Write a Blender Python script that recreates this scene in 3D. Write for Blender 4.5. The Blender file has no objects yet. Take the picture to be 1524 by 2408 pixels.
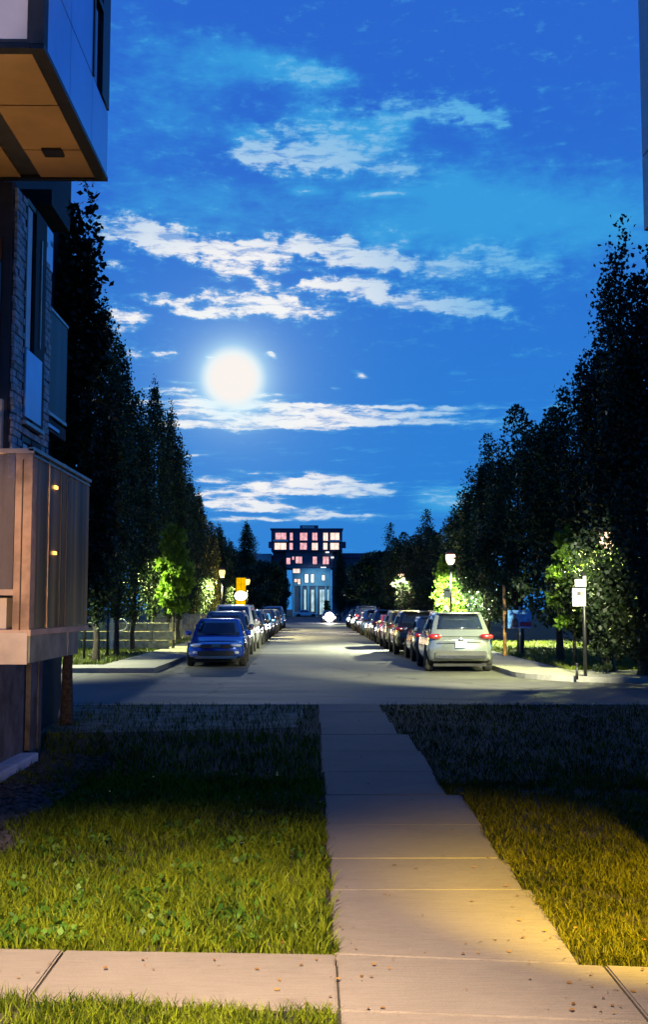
import bpy, bmesh, math, random
import numpy as np
from mathutils import Vector, Matrix
S = bpy.context.scene
COL = S.collection
R = math.radians
random.seed(7)

# ------------------------------------------------------------------ camera
cam_data = bpy.data.cameras.new('camera')
cam = bpy.data.objects.new('camera', cam_data)
COL.objects.link(cam)
cam_data.sensor_fit = 'HORIZONTAL'
cam_data.sensor_width = 36.0
cam_data.lens = 36.0 * 2600 / 1524
cam_data.clip_start, cam_data.clip_end = 0.1, 3000
cam.location = (0, 0, 1.80)
cam.rotation_euler = (R(90) + math.atan(225 / 2600), 0, -math.atan(27 / 2600))
S.camera = cam
S.view_settings.view_transform = 'Standard'
S.view_settings.look = 'None'
S.view_settings.exposure = 0
S.view_settings.gamma = 1
S.view_settings.use_curve_mapping = False
S.cycles.max_bounces = 6
S.cycles.diffuse_bounces = 2
S.cycles.glossy_bounces = 3
S.cycles.transparent_max_bounces = 8
S.cycles.sample_clamp_indirect = 3

MOON_AZ, MOON_EL = -4.18, 11.78          # degrees; azimuth from +Y towards +X

# ------------------------------------------------------------------ world: deep blue moonlit sky with broken cloud
W = bpy.data.worlds.new('World')
S.world = W
W.use_nodes = True
wt = W.node_tree
wt.nodes.clear()


class NT:
    """small helper that wires math nodes of one tree"""
    def __init__(s, t): s.t = t
    def n(s, typ, **kw):
        x = s.t.nodes.new(typ)
        for k, v in kw.items(): setattr(x, k, v)
        return x
    def put(s, sock, v):
        if isinstance(v, bpy.types.NodeSocket): s.t.links.new(v, sock)
        else: sock.default_value = v
    def m(s, op, a, b=None, c=None, clamp=False):
        x = s.n('ShaderNodeMath', operation=op, use_clamp=clamp)
        s.put(x.inputs[0], a)
        if b is not None: s.put(x.inputs[1], b)
        if c is not None: s.put(x.inputs[2], c)
        return x.outputs[0]
    def v(s, op, a, b=None):
        x = s.n('ShaderNodeVectorMath', operation=op)
        s.put(x.inputs[0], a)
        if b is not None: s.put(x.inputs[1], b)
        return x.outputs['Value'] if op in ('DOT_PRODUCT', 'LENGTH', 'DISTANCE') else x.outputs[0]
    def noise(s, vec, scale, detail=4, rough=.55, dist=0.0):
        x = s.n('ShaderNodeTexNoise')
        if vec is not None: s.put(x.inputs['Vector'], vec)
        x.inputs['Scale'].default_value = scale
        x.inputs['Detail'].default_value = detail
        x.inputs['Roughness'].default_value = rough
        x.inputs['Distortion'].default_value = dist
        return x.outputs['Fac']
    def smooth(s, x, lo, hi):
        r = s.n('ShaderNodeMapRange', interpolation_type='SMOOTHSTEP')
        s.put(r.inputs[0], x)
        r.inputs[1].default_value, r.inputs[2].default_value = lo, hi
        return r.outputs[0]
    def mix(s, f, a, b):
        x = s.n('ShaderNodeMix', data_type='RGBA')
        s.put(x.inputs[0], f)
        for i, c in ((6, a), (7, b)):
            s.put(x.inputs[i], c if isinstance(c, bpy.types.NodeSocket) else (*c[:3], 1))
        return x.outputs[2]


w = NT(wt)
tc = w.n('ShaderNodeTexCoord')
sx = w.n('ShaderNodeSeparateXYZ')
wt.links.new(tc.outputs['Generated'], sx.inputs[0])
az = w.m('MULTIPLY', w.m('ARCTAN2', sx.outputs[0], sx.outputs[1]), 180 / math.pi)
el = w.m('MULTIPLY', w.m('ARCSINE', sx.outputs[2]), 180 / math.pi)
cx = w.n('ShaderNodeCombineXYZ')
wt.links.new(az, cx.inputs[0]); wt.links.new(el, cx.inputs[1])
AE = cx.outputs[0]
# each cloud bank: azimuth, elevation, half-width, half-height (degrees), slope, density
CLOUDS = [(-9.52, 18.88, 2.07, 0.61, -0.119, 1.25), (-7.09, 18.38, 1.74, 0.74, -0.223, 1.3), (-3.95, 17.71, 1.64, 0.78, -0.185, 1.35), (-1.03, 18.36, 2.4, 0.65, 0.004, 1.25), (2.13, 18.07, 1.96, 0.61, -0.153, 1.15), (4.83, 17.38, 2.4, 0.52, -0.139, 1.0), (8.4, 17.61, 2.4, 0.74, -0.017, 0.8), (11.68, 17.08, 1.96, 0.57, -0.155, 0.75), (5.97, 19.6, 9.16, 2.4, -0.074, 0.42), (13.25, 19.64, 6.1, 2.62, -0.135, 0.5), (-8.44, 20.46, 3.49, 1.31, -0.048, 0.38), (0.1, 16.5, 2.4, 0.35, 0.016, 1.15), (2.35, 16.64, 1.09, 0.39, -0.009, 1.0), (3.7, 15.84, 2.4, 0.39, -0.163, 1.15), (7.27, 15.55, 2.83, 0.61, -0.084, 1.0), (9.25, 14.93, 1.74, 0.35, -0.138, 0.85), (-7.49, 15.65, 1.2, 0.31, -0.041, 1.1), (-6.82, 15.02, 0.87, 0.22, -0.023, 1.0), (-3.94, 15.6, 1.96, 0.52, -0.079, 1.3), (-1.02, 15.37, 2.18, 0.48, -0.112, 1.2), (-5.27, 14.98, 0.87, 0.26, 0.067, 1.0), (-10.21, 14.38, 0.98, 0.7, 0.041, 1.0), (-9.02, 14.75, 0.87, 0.26, -0.011, 0.9), (-8.66, 12.91, 1.31, 0.28, -0.084, 1.05), (-10.15, 17.3, 0.65, 0.26, -0.03, 0.7), (-7.0, 11.14, 1.53, 0.11, 0.0, 1.2), (-3.02, 11.04, 1.09, 0.13, -0.036, 1.1), (-5.67, 10.5, 3.71, 0.35, -0.008, 1.35), (-0.34, 10.29, 2.4, 0.22, -0.02, 1.2), (-3.9, 9.57, 4.14, 0.39, -0.014, 1.5), (0.55, 9.75, 2.83, 0.39, 0.014, 1.25), (3.67, 9.67, 2.4, 0.35, 0.029, 1.0), (7.64, 9.57, 2.83, 0.39, -0.053, 0.75), (5.89, 10.3, 5.67, 0.11, -0.025, 0.8), (-6.08, 7.81, 1.2, 0.11, 0.042, 1.1), (2.56, 11.99, 0.48, 0.17, -0.306, 0.9), (1.22, 11.34, 0.31, 0.13, -0.194, 0.7), (-5.47, 12.88, 0.31, 0.2, -0.194, 1.0), (-2.25, 13.04, 0.26, 0.15, -0.185, 0.8), (-5.42, 6.64, 0.87, 0.2, 0.011, 1.0), (-2.99, 6.11, 3.05, 0.52, 0.084, 1.05), (0.11, 6.45, 2.62, 0.44, 0.0, 1.1), (2.54, 6.12, 1.96, 0.44, -0.055, 1.0), (-3.87, 5.34, 2.62, 0.35, 0.004, 1.0), (-0.78, 5.02, 3.05, 0.22, -0.048, 0.85), (6.95, 5.65, 2.18, 0.57, -0.065, 0.6), (-2.54, 4.53, 3.49, 0.15, 0.003, 0.8), (2.76, 4.69, 2.4, 0.15, -0.004, 0.7), (7.59, 4.99, 2.18, 0.44, -0.014, 0.5), (6.92, 24.72, 3.05, 0.61, -0.157, 0.75), (8.94, 24.47, 1.31, 0.35, -0.278, 0.7), (0.55, 24.11, 1.96, 1.31, -0.18, 0.6), (3.74, 24.08, 1.53, 0.78, 0.233, 0.65), (-2.63, 22.69, 2.4, 0.61, 0.056, 0.75), (0.55, 22.52, 2.18, 0.7, -0.097, 0.85), (4.41, 22.28, 2.18, 0.65, -0.12, 0.75), (-3.09, 23.67, 1.31, 0.65, -0.154, 0.55), (-1.05, 26.71, 2.4, 0.48, -0.147, 0.6), (0.55, 26.43, 1.09, 0.22, -0.044, 0.6), (-4.03, 27.3, 3.49, 1.09, -0.145, 0.36), (-0.36, 21.11, 0.87, 0.17, 0.0, 0.55), (3.72, 20.92, 1.53, 0.17, 0.063, 0.6), (4.16, 19.12, 0.87, 0.39, 0.167, 0.55), (-7.62, 24.86, 4.36, 2.4, -0.088, 0.33), (7.32, 20.77, 1.31, 1.09, -0.586, 0.45)]
stretch = w.n('ShaderNodeMapping')
stretch.inputs['Scale'].default_value = (.42, 1.25, 1)
wt.links.new(AE, stretch.inputs[0])
n1 = w.noise(stretch.outputs[0], 1.15, 11, .68, .15)
n2 = w.noise(stretch.outputs[0], .28, 5, .55, .3)
st3 = w.n('ShaderNodeMapping')
st3.inputs['Scale'].default_value = (.62, 1.0, 1)
wt.links.new(AE, st3.inputs[0])
n3 = w.noise(st3.outputs[0], 1.5, 7, .56, .35)
# push the bank outlines about so that they read as torn cloud, not ovals
jx = w.noise(stretch.outputs[0], .9, 6, .62)
jy = w.noise(AE, .8, 6, .6)
jit = w.n('ShaderNodeCombineXYZ')
wt.links.new(w.m('MULTIPLY_ADD', jx, 2.0, -1.0), jit.inputs[0])
wt.links.new(w.m('MULTIPLY_ADD', jy, 1.5, -.75), jit.inputs[1])
AEj = w.v('ADD', AE, jit.outputs[0])
AEs = w.v('ADD', AE, w.v('MULTIPLY', jit.outputs[0], (.5, .22, 0)))
cover, veil = .0, .0
for (a, e, rx, ry, sl, amp) in CLOUDS:
    mp = w.n('ShaderNodeMapping', vector_type='TEXTURE')
    mp.inputs['Location'].default_value = (a, e, 0)
    mp.inputs['Rotation'].default_value = (0, 0, math.atan(sl))
    mp.inputs['Scale'].default_value = (rx * 1.10, ry * 1.12, 1)
    wt.links.new(AEs if (ry < .3 or e < 11.2) else AEj, mp.inputs[0])
    g = w.m('POWER', .3679, w.v('DOT_PRODUCT', mp.outputs[0], mp.outputs[0]))
    if amp >= .55: cover = w.m('MULTIPLY_ADD', g, max(amp, .5 * amp + .55), cover)
    if amp < .7: veil = w.m('MULTIPLY_ADD', g, amp, veil)
# the rest of the sky carries the same thin broken cloud, away from the banks above
far = w.smooth(w.m('ABSOLUTE', az), 17, 30)
low = w.smooth(el, 60, 20)
cover = w.m('MULTIPLY_ADD', w.m('MULTIPLY', w.smooth(n2, .45, .72), .7), w.m('MULTIPLY', far, low), cover)
nz = w.m('ADD', w.m('MULTIPLY', w.m('SUBTRACT', n1, .5), 2.9), w.m('MULTIPLY', w.m('SUBTRACT', n3, .5), 1.5))
st4 = w.n('ShaderNodeMapping')
st4.inputs['Scale'].default_value = (.55, 2.6, 1)
st4.inputs['Rotation'].default_value = (0, 0, R(9))
wt.links.new(AEs, st4.inputs[0])
n4 = w.noise(st4.outputs[0], 1.0, 9, .66, .25)
st5 = w.n('ShaderNodeMapping')
st5.inputs['Scale'].default_value = (.30, 2.4, 1)
wt.links.new(AEs, st5.inputs[0])
n5 = w.noise(st5.outputs[0], 1.1, 8, .60, .2)
lowf = w.smooth(el, 13.2, 11.0)
nzs = w.m('ADD', w.m('MULTIPLY', w.m('SUBTRACT', n5, .5), 3.0), w.m('MULTIPLY', w.m('SUBTRACT', n3, .5), .9))
nz = w.m('ADD', w.m('MULTIPLY', nz, w.m('SUBTRACT', 1.0, lowf)), w.m('MULTIPLY', nzs, lowf))
cl = w.smooth(w.m('ADD', w.m('MULTIPLY', cover, .92), nz), .14, 1.30)
cl = w.m('MULTIPLY', cl, w.m('MULTIPLY_ADD', w.smooth(n4, .36, .60), .66, .52), clamp=True)
vl = w.m('MULTIPLY', w.smooth(w.m('MULTIPLY_ADD', w.m('SUBTRACT', n2, .5), .9, w.m('MULTIPLY_ADD', nz, .22, veil)), .04, .70), .92)
# moon
ma, me = R(MOON_AZ), R(MOON_EL)
md = Vector((math.sin(ma) * math.cos(me), math.cos(ma) * math.cos(me), math.sin(me)))
nrm = w.v('NORMALIZE', tc.outputs['Generated'])
dist = w.m('MULTIPLY', w.m('ARCCOSINE', w.m('MINIMUM', w.v('DOT_PRODUCT', nrm, tuple(md)), .9999999)), 180 / math.pi)
near = w.m('POWER', .3679, w.m('POWER', w.m('DIVIDE', dist, 9.0), 2.0))
sky = w.mix(w.smooth(el, 0, 30), (.024, .225, .68), (.024, .138, .63))
sky = w.mix(w.smooth(el, 24, 85), sky, (.005, .034, .20))
sky = w.mix(w.smooth(el, -1, -8), sky, (.003, .008, .018))
sky = w.mix(vl, sky, (.040, .34, .74))
cloud_col = w.mix(w.m('MULTIPLY', w.m('MULTIPLY', near, 1.55, clamp=True), w.smooth(cl, .22, .80)), (.075, .42, .78), (.95, .93, .92))
skyc = w.mix(w.m('MULTIPLY', cl, .98), sky, cloud_col)
out = w.m('MAXIMUM', w.m('SUBTRACT', dist, 1.12), 0)
halo = w.m('MULTIPLY', w.m('POWER', .3679, w.m('DIVIDE', out, .62)), 1.0)
halo2 = w.m('MULTIPLY', w.m('POWER', .3679, w.m('DIVIDE', dist, 2.6)), .38)
skyc = w.mix(w.m('ADD', halo, halo2, clamp=True), skyc, (.62, .93, 1.05))
disc = w.smooth(dist, 1.85, .9)
skyc = w.mix(disc, skyc, (.96, .90, .86))
bg = w.n('ShaderNodeBackground')
wt.links.new(skyc, bg.inputs[0])
bg.inputs[1].default_value = 1.0
wo = w.n('ShaderNodeOutputWorld')
wt.links.new(bg.outputs[0], wo.inputs[0])

# moonlight
ml = bpy.data.lights.new('moonlight', 'SUN')
ml.energy, ml.angle, ml.color = .12, R(.5), (.85, .93, 1)
mo = bpy.data.objects.new('moonlight', ml)
COL.objects.link(mo)
mo.rotation_euler = (-md).to_track_quat('-Z', 'Y').to_euler()
mo.location = (-10, 30, 40)

# ------------------------------------------------------------------ materials
MATS = {}


def mat(name, col, rough=.6, metal=0.0, var=.18, nscale=6.0, bump=0.0, bscale=None, spec=.5, coat=0.0, col2=None, emit=None, estr=0.0, dirt=0.0, dist=.02):
    if name in MATS: return MATS[name]
    m = bpy.data.materials.new(name)
    m.use_nodes = True
    t = NT(m.node_tree)
    p = m.node_tree.nodes['Principled BSDF']
    p.inputs['Roughness'].default_value = rough
    p.inputs['Metallic'].default_value = metal
    p.inputs['Specular IOR Level'].default_value = spec
    p.inputs['Coat Weight'].default_value = coat
    p.inputs['Coat Roughness'].default_value = .04
    tcn = t.n('ShaderNodeTexCoord').outputs['Object']
    geo = t.n('ShaderNodeNewGeometry').outputs['Position']
    f = t.noise(geo, nscale, 5, .6)
    c2 = col2 or tuple(c * (1 - 2 * var) for c in col)
    c1 = col if col2 else tuple(min(1, c * (1 + var)) for c in col)
    base = t.mix(t.smooth(f, .3, .7), c2, c1)
    if dirt:
        d = t.smooth(t.noise(geo, nscale * .23, 6, .65), .5, .72)
        base = t.mix(t.m('MULTIPLY', d, dirt), base, tuple(c * .45 for c in col))
    t.t.links.new(base, p.inputs['Base Color'])
    if bump:
        b = t.n('ShaderNodeBump')
        b.inputs['Strength'].default_value = bump
        b.inputs['Distance'].default_value = dist
        t.t.links.new(t.noise(geo, bscale or nscale * 5, 4, .6), b.inputs['Height'])
        t.t.links.new(b.outputs[0], p.inputs['Normal'])
    if emit:
        p.inputs['Emission Color'].default_value = (*emit, 1)
        p.inputs['Emission Strength'].default_value = estr
    MATS[name] = m
    return m


def leaf_mat(name, c1, c2, trans=.3, spec=.25):
    m = bpy.data.materials.new(name)
    m.use_nodes = True
    t = NT(m.node_tree)
    p = m.node_tree.nodes['Principled BSDF']
    p.inputs['Roughness'].default_value = .5
    p.inputs['Specular IOR Level'].default_value = spec
    geo = t.n('ShaderNodeNewGeometry')
    f = t.n('ShaderNodeTexWhiteNoise', noise_dimensions='1D')
    t.t.links.new(geo.outputs['Random Per Island'], f.inputs['W'])
    f2 = t.noise(geo.outputs['Position'], .9, 3)
    k = t.m('MULTIPLY_ADD', f.outputs['Value'], .8, t.m('MULTIPLY_ADD', f2, 1.3, -.55), clamp=True)
    c = t.mix(k, c1, c2)
    t.t.links.new(c, p.inputs['Base Color'])
    tr = t.n('ShaderNodeBsdfTranslucent')
    t.t.links.new(c, tr.inputs[0])
    mx = t.n('ShaderNodeMixShader')
    mx.inputs[0].default_value = trans
    out = m.node_tree.nodes['Material Output']
    t.t.links.new(p.outputs[0], mx.inputs[1])
    t.t.links.new(tr.outputs[0], mx.inputs[2])
    t.t.links.new(mx.outputs[0], out.inputs[0])
    return m


def emat(name, col, s, var=0.0, vs=3.0):
    if name in MATS: return MATS[name]
    m = bpy.data.materials.new(name)
    m.use_nodes = True
    t = NT(m.node_tree)
    m.node_tree.nodes.remove(m.node_tree.nodes['Principled BSDF'])
    e = t.n('ShaderNodeEmission')
    e.inputs[1].default_value = s
    if var:
        geo = t.n('ShaderNodeNewGeometry').outputs['Position']
        f = t.smooth(t.noise(geo, vs, 2), .35, .65)
        t.t.links.new(t.mix(f, tuple(c * (1 - var) for c in col), col), e.inputs[0])
    else:
        e.inputs[0].default_value = (*col, 1)
    t.t.links.new(e.outputs[0], m.node_tree.nodes['Material Output'].inputs[0])
    MATS[name] = m
    return m


def concrete_mat(name, col, streak=(1, 1, 1), rough=.85):
    m = bpy.data.materials.new(name)
    m.use_nodes = True
    t = NT(m.node_tree)
    p = m.node_tree.nodes['Principled BSDF']
    p.inputs['Roughness'].default_value = rough
    p.inputs['Specular IOR Level'].default_value = .3
    geo = t.n('ShaderNodeNewGeometry').outputs['Position']
    mp = t.n('ShaderNodeMapping')
    mp.inputs['Scale'].default_value = streak
    t.t.links.new(geo, mp.inputs[0])
    big = t.noise(geo, .9, 6, .62)
    fine = t.noise(geo, 130, 3, .7)
    brush = t.noise(mp.outputs[0], 14, 3, .6)
    stain = t.smooth(t.noise(geo, 3.1, 7, .7), .60, .72)
    k = t.m('MULTIPLY_ADD', fine, .55, t.m('MULTIPLY_ADD', brush, .5, t.m('MULTIPLY', big, .5)))
    base = t.mix(t.smooth(k, .5, 1.05), tuple(c * .72 for c in col), tuple(c * 1.16 for c in col))
    base = t.mix(t.m('MULTIPLY', stain, .45), base, tuple(c * .5 for c in col))
    t.t.links.new(base, p.inputs['Base Color'])
    b = t.n('ShaderNodeBump')
    b.inputs['Strength'].default_value = .5
    b.inputs['Distance'].default_value = .004
    t.t.links.new(t.m('MULTIPLY_ADD', brush, 1.2, fine), b.inputs['Height'])
    t.t.links.new(b.outputs[0], p.inputs['Normal'])
    return m


M_CONC = concrete_mat('pavement_concrete', (.118, .113, .110), (.4, 5, 1))
M_CONC2 = concrete_mat('kerb_concrete', (.22, .215, .20))
M_SOIL = mat('lawn_soil', (.008, .007, .005), .95, var=.35, nscale=9, bump=.6)
M_TURF = mat('turf', (.055, .075, .018), .95, var=.4, nscale=5, bump=1.0, bscale=60, col2=(.025, .035, .010), dist=.05)
M_MULCH = mat('garden_mulch', (.05, .05, .055), .95, var=.5, nscale=14, bump=1.0, bscale=40, dist=.05)
M_PATCH = mat('dry_soil_patch', (.16, .14, .10), .95, var=.5, nscale=2.5, bump=1.0, col2=(.03, .035, .012))


def asphalt():
    m = bpy.data.materials.new('asphalt')
    m.use_nodes = True
    t = NT(m.node_tree)
    p = m.node_tree.nodes['Principled BSDF']
    p.inputs['Specular IOR Level'].default_value = .35
    geo = t.n('ShaderNodeNewGeometry').outputs['Position']
    mp = t.n('ShaderNodeMapping')
    mp.inputs['Scale'].default_value = (.18, 1.0, 1)
    t.t.links.new(geo, mp.inputs[0])
    band = t.noise(mp.outputs[0], 1.3, 6, .65)  # cross streaks: uneven tone plus imitated lit and shaded bands
    big = t.noise(geo, .35, 4)
    fine = t.noise(geo, 60, 3, .7)
    k = t.m('MULTIPLY_ADD', fine, .35, t.m('MULTIPLY_ADD', band, .6, t.m('MULTIPLY', big, .45)))
    base = t.mix(t.smooth(k, .45, .95), (.036, .036, .036), (.105, .103, .096))
    crack = t.n('ShaderNodeTexVoronoi', feature='DISTANCE_TO_EDGE')
    wob = t.n('ShaderNodeTexNoise'); wob.inputs['Scale'].default_value = .8; wob.inputs['Detail'].default_value = 5
    t.t.links.new(geo, wob.inputs['Vector'])
    t.t.links.new(t.v('ADD', geo, wob.outputs['Color']), crack.inputs['Vector'])
    crack.inputs['Scale'].default_value = .17
    ck = t.smooth(crack.outputs['Distance'], .012, .003)
    base = t.mix(t.m('MULTIPLY', ck, .7), base, (.02, .02, .02))
    t.t.links.new(base, p.inputs['Base Color'])
    t.t.links.new(t.m('MULTIPLY_ADD', band, .35, .48), p.inputs['Roughness'])
    b = t.n('ShaderNodeBump')
    b.inputs['Strength'].default_value = .55
    b.inputs['Distance'].default_value = .012
    t.t.links.new(t.m('MULTIPLY_ADD', band, 2.0, fine), b.inputs['Height'])
    t.t.links.new(b.outputs[0], p.inputs['Normal'])
    return m


M_ASPH = asphalt()
M_BLACK = mat('black_metal', (.012, .012, .014), .45, .3)
M_DARK = mat('dark_trim', (.018, .019, .024), .6)
M_STEEL = mat('steel', (.35, .36, .38), .35, .9)
M_WHITE = mat('white_paint', (.50, .50, .54), .5, var=.06)
M_BARK = mat('bark', (.045, .036, .028), .95, var=.4, nscale=22, bump=1.0)
M_LEAF = leaf_mat('dark_leaves', (.010, .022, .010), (.035, .062, .022), .22)
M_LEAFB = leaf_mat('near_leaves', (.006, .012, .007), (.020, .034, .013), .15)
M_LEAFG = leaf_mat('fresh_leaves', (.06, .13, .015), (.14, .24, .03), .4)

# ------------------------------------------------------------------ object helpers


def setp(o, label=None, cat=None, group=None, kind=None):
    if label: o['label'] = label
    if cat: o['category'] = cat
    if group: o['group'] = group
    if kind: o['kind'] = kind
    return o


def empty(name, loc=(0, 0, 0), rz=0.0, label=None, cat=None, group=None):
    o = bpy.data.objects.new(name, None)
    o.empty_display_size = .2
    o.location = loc
    o.rotation_euler = (0, 0, rz)
    COL.objects.link(o)
    return setp(o, label, cat, group)


def link(name, me, m=None, parent=None, smooth=False):
    o = bpy.data.objects.new(name, me)
    if m is not None:
        if not me.materials: me.materials.append(m)
        if me.materials[0] != m:
            o.material_slots[0].link = 'OBJECT'
            o.material_slots[0].material = m
    if parent: o.parent = parent
    COL.objects.link(o)
    if smooth: me.shade_smooth()
    return o


def obj(name, bm, m=None, parent=None, smooth=False):
    me = bpy.data.meshes.new(name)
    bm.normal_update()
    bm.to_mesh(me)
    bm.free()
    return link(name, me, m, parent, smooth)


def bx(bm, x0, x1, y0, y1, z0, z1):
    v = [bm.verts.new(p) for p in ((x0, y0, z0), (x1, y0, z0), (x1, y1, z0), (x0, y1, z0), (x0, y0, z1), (x1, y0, z1), (x1, y1, z1), (x0, y1, z1))]
    for f in ((3, 2, 1, 0), (4, 5, 6, 7), (0, 1, 5, 4), (1, 2, 6, 5), (2, 3, 7, 6), (3, 0, 4, 7)):
        bm.faces.new([v[i] for i in f])
    return bm


def box(name, x0, x1, y0, y1, z0, z1, m, parent=None, bevel=0.0):
    bm = bx(bmesh.new(), x0, x1, y0, y1, z0, z1)
    if bevel:
        bmesh.ops.bevel(bm, geom=bm.edges[:], offset=bevel, segments=2, affect='EDGES', profile=.6)
    return obj(name, bm, m, parent)


def tube_bm(bm, pts, rads, n=10, cap=True):
    rings = []
    for i, p in enumerate(pts):
        p = Vector(p)
        a = Vector(pts[max(i - 1, 0)]); b = Vector(pts[min(i + 1, len(pts) - 1)])
        t = (b - a).normalized()
        e1 = t.cross(Vector((0, 1, 0)) if abs(t.y) < .9 else Vector((1, 0, 0))).normalized()
        e2 = t.cross(e1)
        rings.append([bm.verts.new(p + (e1 * math.cos(2 * math.pi * k / n) + e2 * math.sin(2 * math.pi * k / n)) * rads[i]) for k in range(n)])
    for r0, r1 in zip(rings, rings[1:]):
        for k in range(n):
            bm.faces.new((r0[k], r0[(k + 1) % n], r1[(k + 1) % n], r1[k]))
    if cap:
        bm.faces.new(rings[0][::-1]); bm.faces.new(rings[-1])
    return bm


def tube(name, pts, rads, m, parent=None, n=10):
    if not isinstance(rads, (list, tuple)): rads = [rads] * len(pts)
    return obj(name, tube_bm(bmesh.new(), pts, rads, n), m, parent, True)


def lathe(name, prof, m, parent=None, n=20, loc=(0, 0, 0)):
    bm = bmesh.new()
    rings = [[bm.verts.new((loc[0] + r * math.cos(2 * math.pi * k / n), loc[1] + r * math.sin(2 * math.pi * k / n), loc[2] + z)) for k in range(n)] for r, z in prof]
    for a, b in zip(rings, rings[1:]):
        for k in range(n): bm.faces.new((a[k], a[(k + 1) % n], b[(k + 1) % n], b[k]))
    bm.faces.new(rings[0][::-1]); bm.faces.new(rings[-1])
    return obj(name, bm, m, parent, True)


def np_mesh(name, verts, quads):
    me = bpy.data.meshes.new(name)
    nv, nf = len(verts), len(quads)
    me.vertices.add(nv)
    me.vertices.foreach_set('co', np.asarray(verts, np.float32).ravel())
    me.loops.add(nf * 4)
    me.loops.foreach_set('vertex_index', np.asarray(quads, np.int32).ravel())
    me.polygons.add(nf)
    me.polygons.foreach_set('loop_start', np.arange(0, nf * 4, 4, dtype=np.int32))
    me.polygons.foreach_set('loop_total', np.full(nf, 4, np.int32))
    me.update(calc_edges=True)
    return me


def sheet(name, poly, z, m, kind='structure', parent=None):
    bm = bmesh.new()
    bm.faces.new([bm.verts.new((x, y, z)) for x, y in poly])
    o = obj(name, bm, m, parent)
    if kind and not parent: o['kind'] = kind
    return o


def prism(name, poly, z0, z1, m, parent=None, kind=None):
    bm = bmesh.new()
    a = [bm.verts.new((x, y, z0)) for x, y in poly]
    b = [bm.verts.new((x, y, z1)) for x, y in poly]
    bm.faces.new(a[::-1]); bm.faces.new(b)
    n = len(poly)
    for i in range(n): bm.faces.new((a[i], a[(i + 1) % n], b[(i + 1) % n], b[i]))
    bmesh.ops.recalc_face_normals(bm, faces=bm.faces[:])
    o = obj(name, bm, m, parent)
    if kind: o['kind'] = kind
    return o


# ------------------------------------------------------------------ ground, roads, pavements
sheet('ground', [(-600, -60), (600, -60), (600, 1200), (-600, 1200)], -.02, M_TURF)
sheet('cross_street_road', [(-90, 20.45), (90, 20.45), (90, 30.2), (-90, 30.2)], 0, M_ASPH)
sheet('main_street_road', [(-4.4, 30.2), (5.25, 30.2), (5.25, 205), (-4.4, 205)], 0, M_ASPH)
sheet('far_street_road', [(-90, 205), (90, 205), (90, 215), (-90, 215)], 0, M_ASPH)
# lawns round the path (near side of the cross street)
prism('front_lawn', [(-30, 5.75), (.12, 5.75), (.12, 20.40), (-30, 20.40)], -.3, .035, M_SOIL, kind='structure')
prism('side_lawn', [(1.30, 5.5), (30, 5.5), (30, 20.40), (1.30, 20.40)], -.3, .035, M_SOIL, kind='structure')
prism('verge_lawn', [(-30, -6), (.11, -6), (.11, 5.0), (-30, 5.14)], -.3, .035, M_SOIL, kind='structure')
prism('corner_lawn', [(1.45, -6), (30, -6), (30, 4.75), (1.45, 4.83)], -.3, .035, M_SOIL, kind='structure')
# street-side lawns and pavements beyond the crossing
prism('street_lawn', [(-60, 33.2), (-6.2, 33.2), (-6.2, 205), (-60, 205)], -.1, .10, M_TURF, kind='structure')
prism('street_lawn', [(7.0, 30.2), (60, 30.2), (60, 205), (7.0, 205)], -.1, .10, M_TURF, kind='structure')
prism('street_pavement', [(-60, 31.2), (-4.55, 31.2), (-4.55, 205), (-6.2, 205), (-6.2, 33.2), (-60, 33.2)], -.1, .12, M_CONC2, kind='structure')


def arc(cx_, cy_, r, a0, a1, n=10):
    return [(cx_ + r * math.cos(R(a0 + (a1 - a0) * i / n)), cy_ + r * math.sin(R(a0 + (a1 - a0) * i / n))) for i in range(n + 1)]


# right-hand corner bulges into the crossing
prism('corner_pavement', [(5.4, 205), (5.4, 31.2)] + arc(8.2, 29.6, 2.8, 172, 250, 8) + [(9, 26.6), (60, 26.6), (60, 30.2), (7.0, 30.2), (7.0, 205)], -.1, .12, M_CONC2, kind='structure')
prism('kerb', [(5.25, 205), (5.25, 31.2)] + arc(8.2, 29.6, 2.95, 172, 250, 8) + [(9, 26.45), (60, 26.45), (60, 26.6), (9, 26.6)] + arc(8.2, 29.6, 2.8, 250, 172, 8) + [(5.4, 31.2), (5.4, 205)], -.1, .135, M_CONC2, kind='structure')
prism('kerb', [(-4.55, 31.05), (-4.4, 31.05), (-4.4, 205), (-4.55, 205)], -.1, .135, M_CONC2, kind='structure')
prism('kerb', [(-60, 31.05), (-4.55, 31.05), (-4.55, 31.2), (-60, 31.2)], -.1, .135, M_CONC2, kind='structure')
prism('kerb', [(-30, 20.40), (30, 20.40), (30, 20.52), (-30, 20.52)], -.3, .045, M_CONC2, kind='structure')
sheet('road_strip', [(-30, 30.2), (-4.4, 30.2), (-4.4, 31.05), (-30, 31.05)], .0, M_ASPH)

# the paved path towards the street: one bed, every slab a piece of its own
path = prism('path', [(.13, -4), (1.29, -4), (1.29, 20.38), (.13, 20.38)], -.2, .045, M_SOIL, kind='structure')


def slab(parent, poly, z0, z1, m, bev=.008):
    bm = bmesh.new()
    a = [bm.verts.new((x, y, z0)) for x, y in poly]
    b = [bm.verts.new((x, y, z1)) for x, y in poly]
    bm.faces.new(a[::-1]); bm.faces.new(b)
    n = len(poly)
    for i in range(n): bm.faces.new((a[i], a[(i + 1) % n], b[(i + 1) % n], b[i]))
    bmesh.ops.recalc_face_normals(bm, faces=bm.faces[:])
    bmesh.ops.bevel(bm, geom=[e for e in bm.edges if all(v.co.z > z1 - .001 for v in e.verts)], offset=bev, segments=2, affect='EDGES')
    return obj('slab', bm, m, parent)


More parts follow.
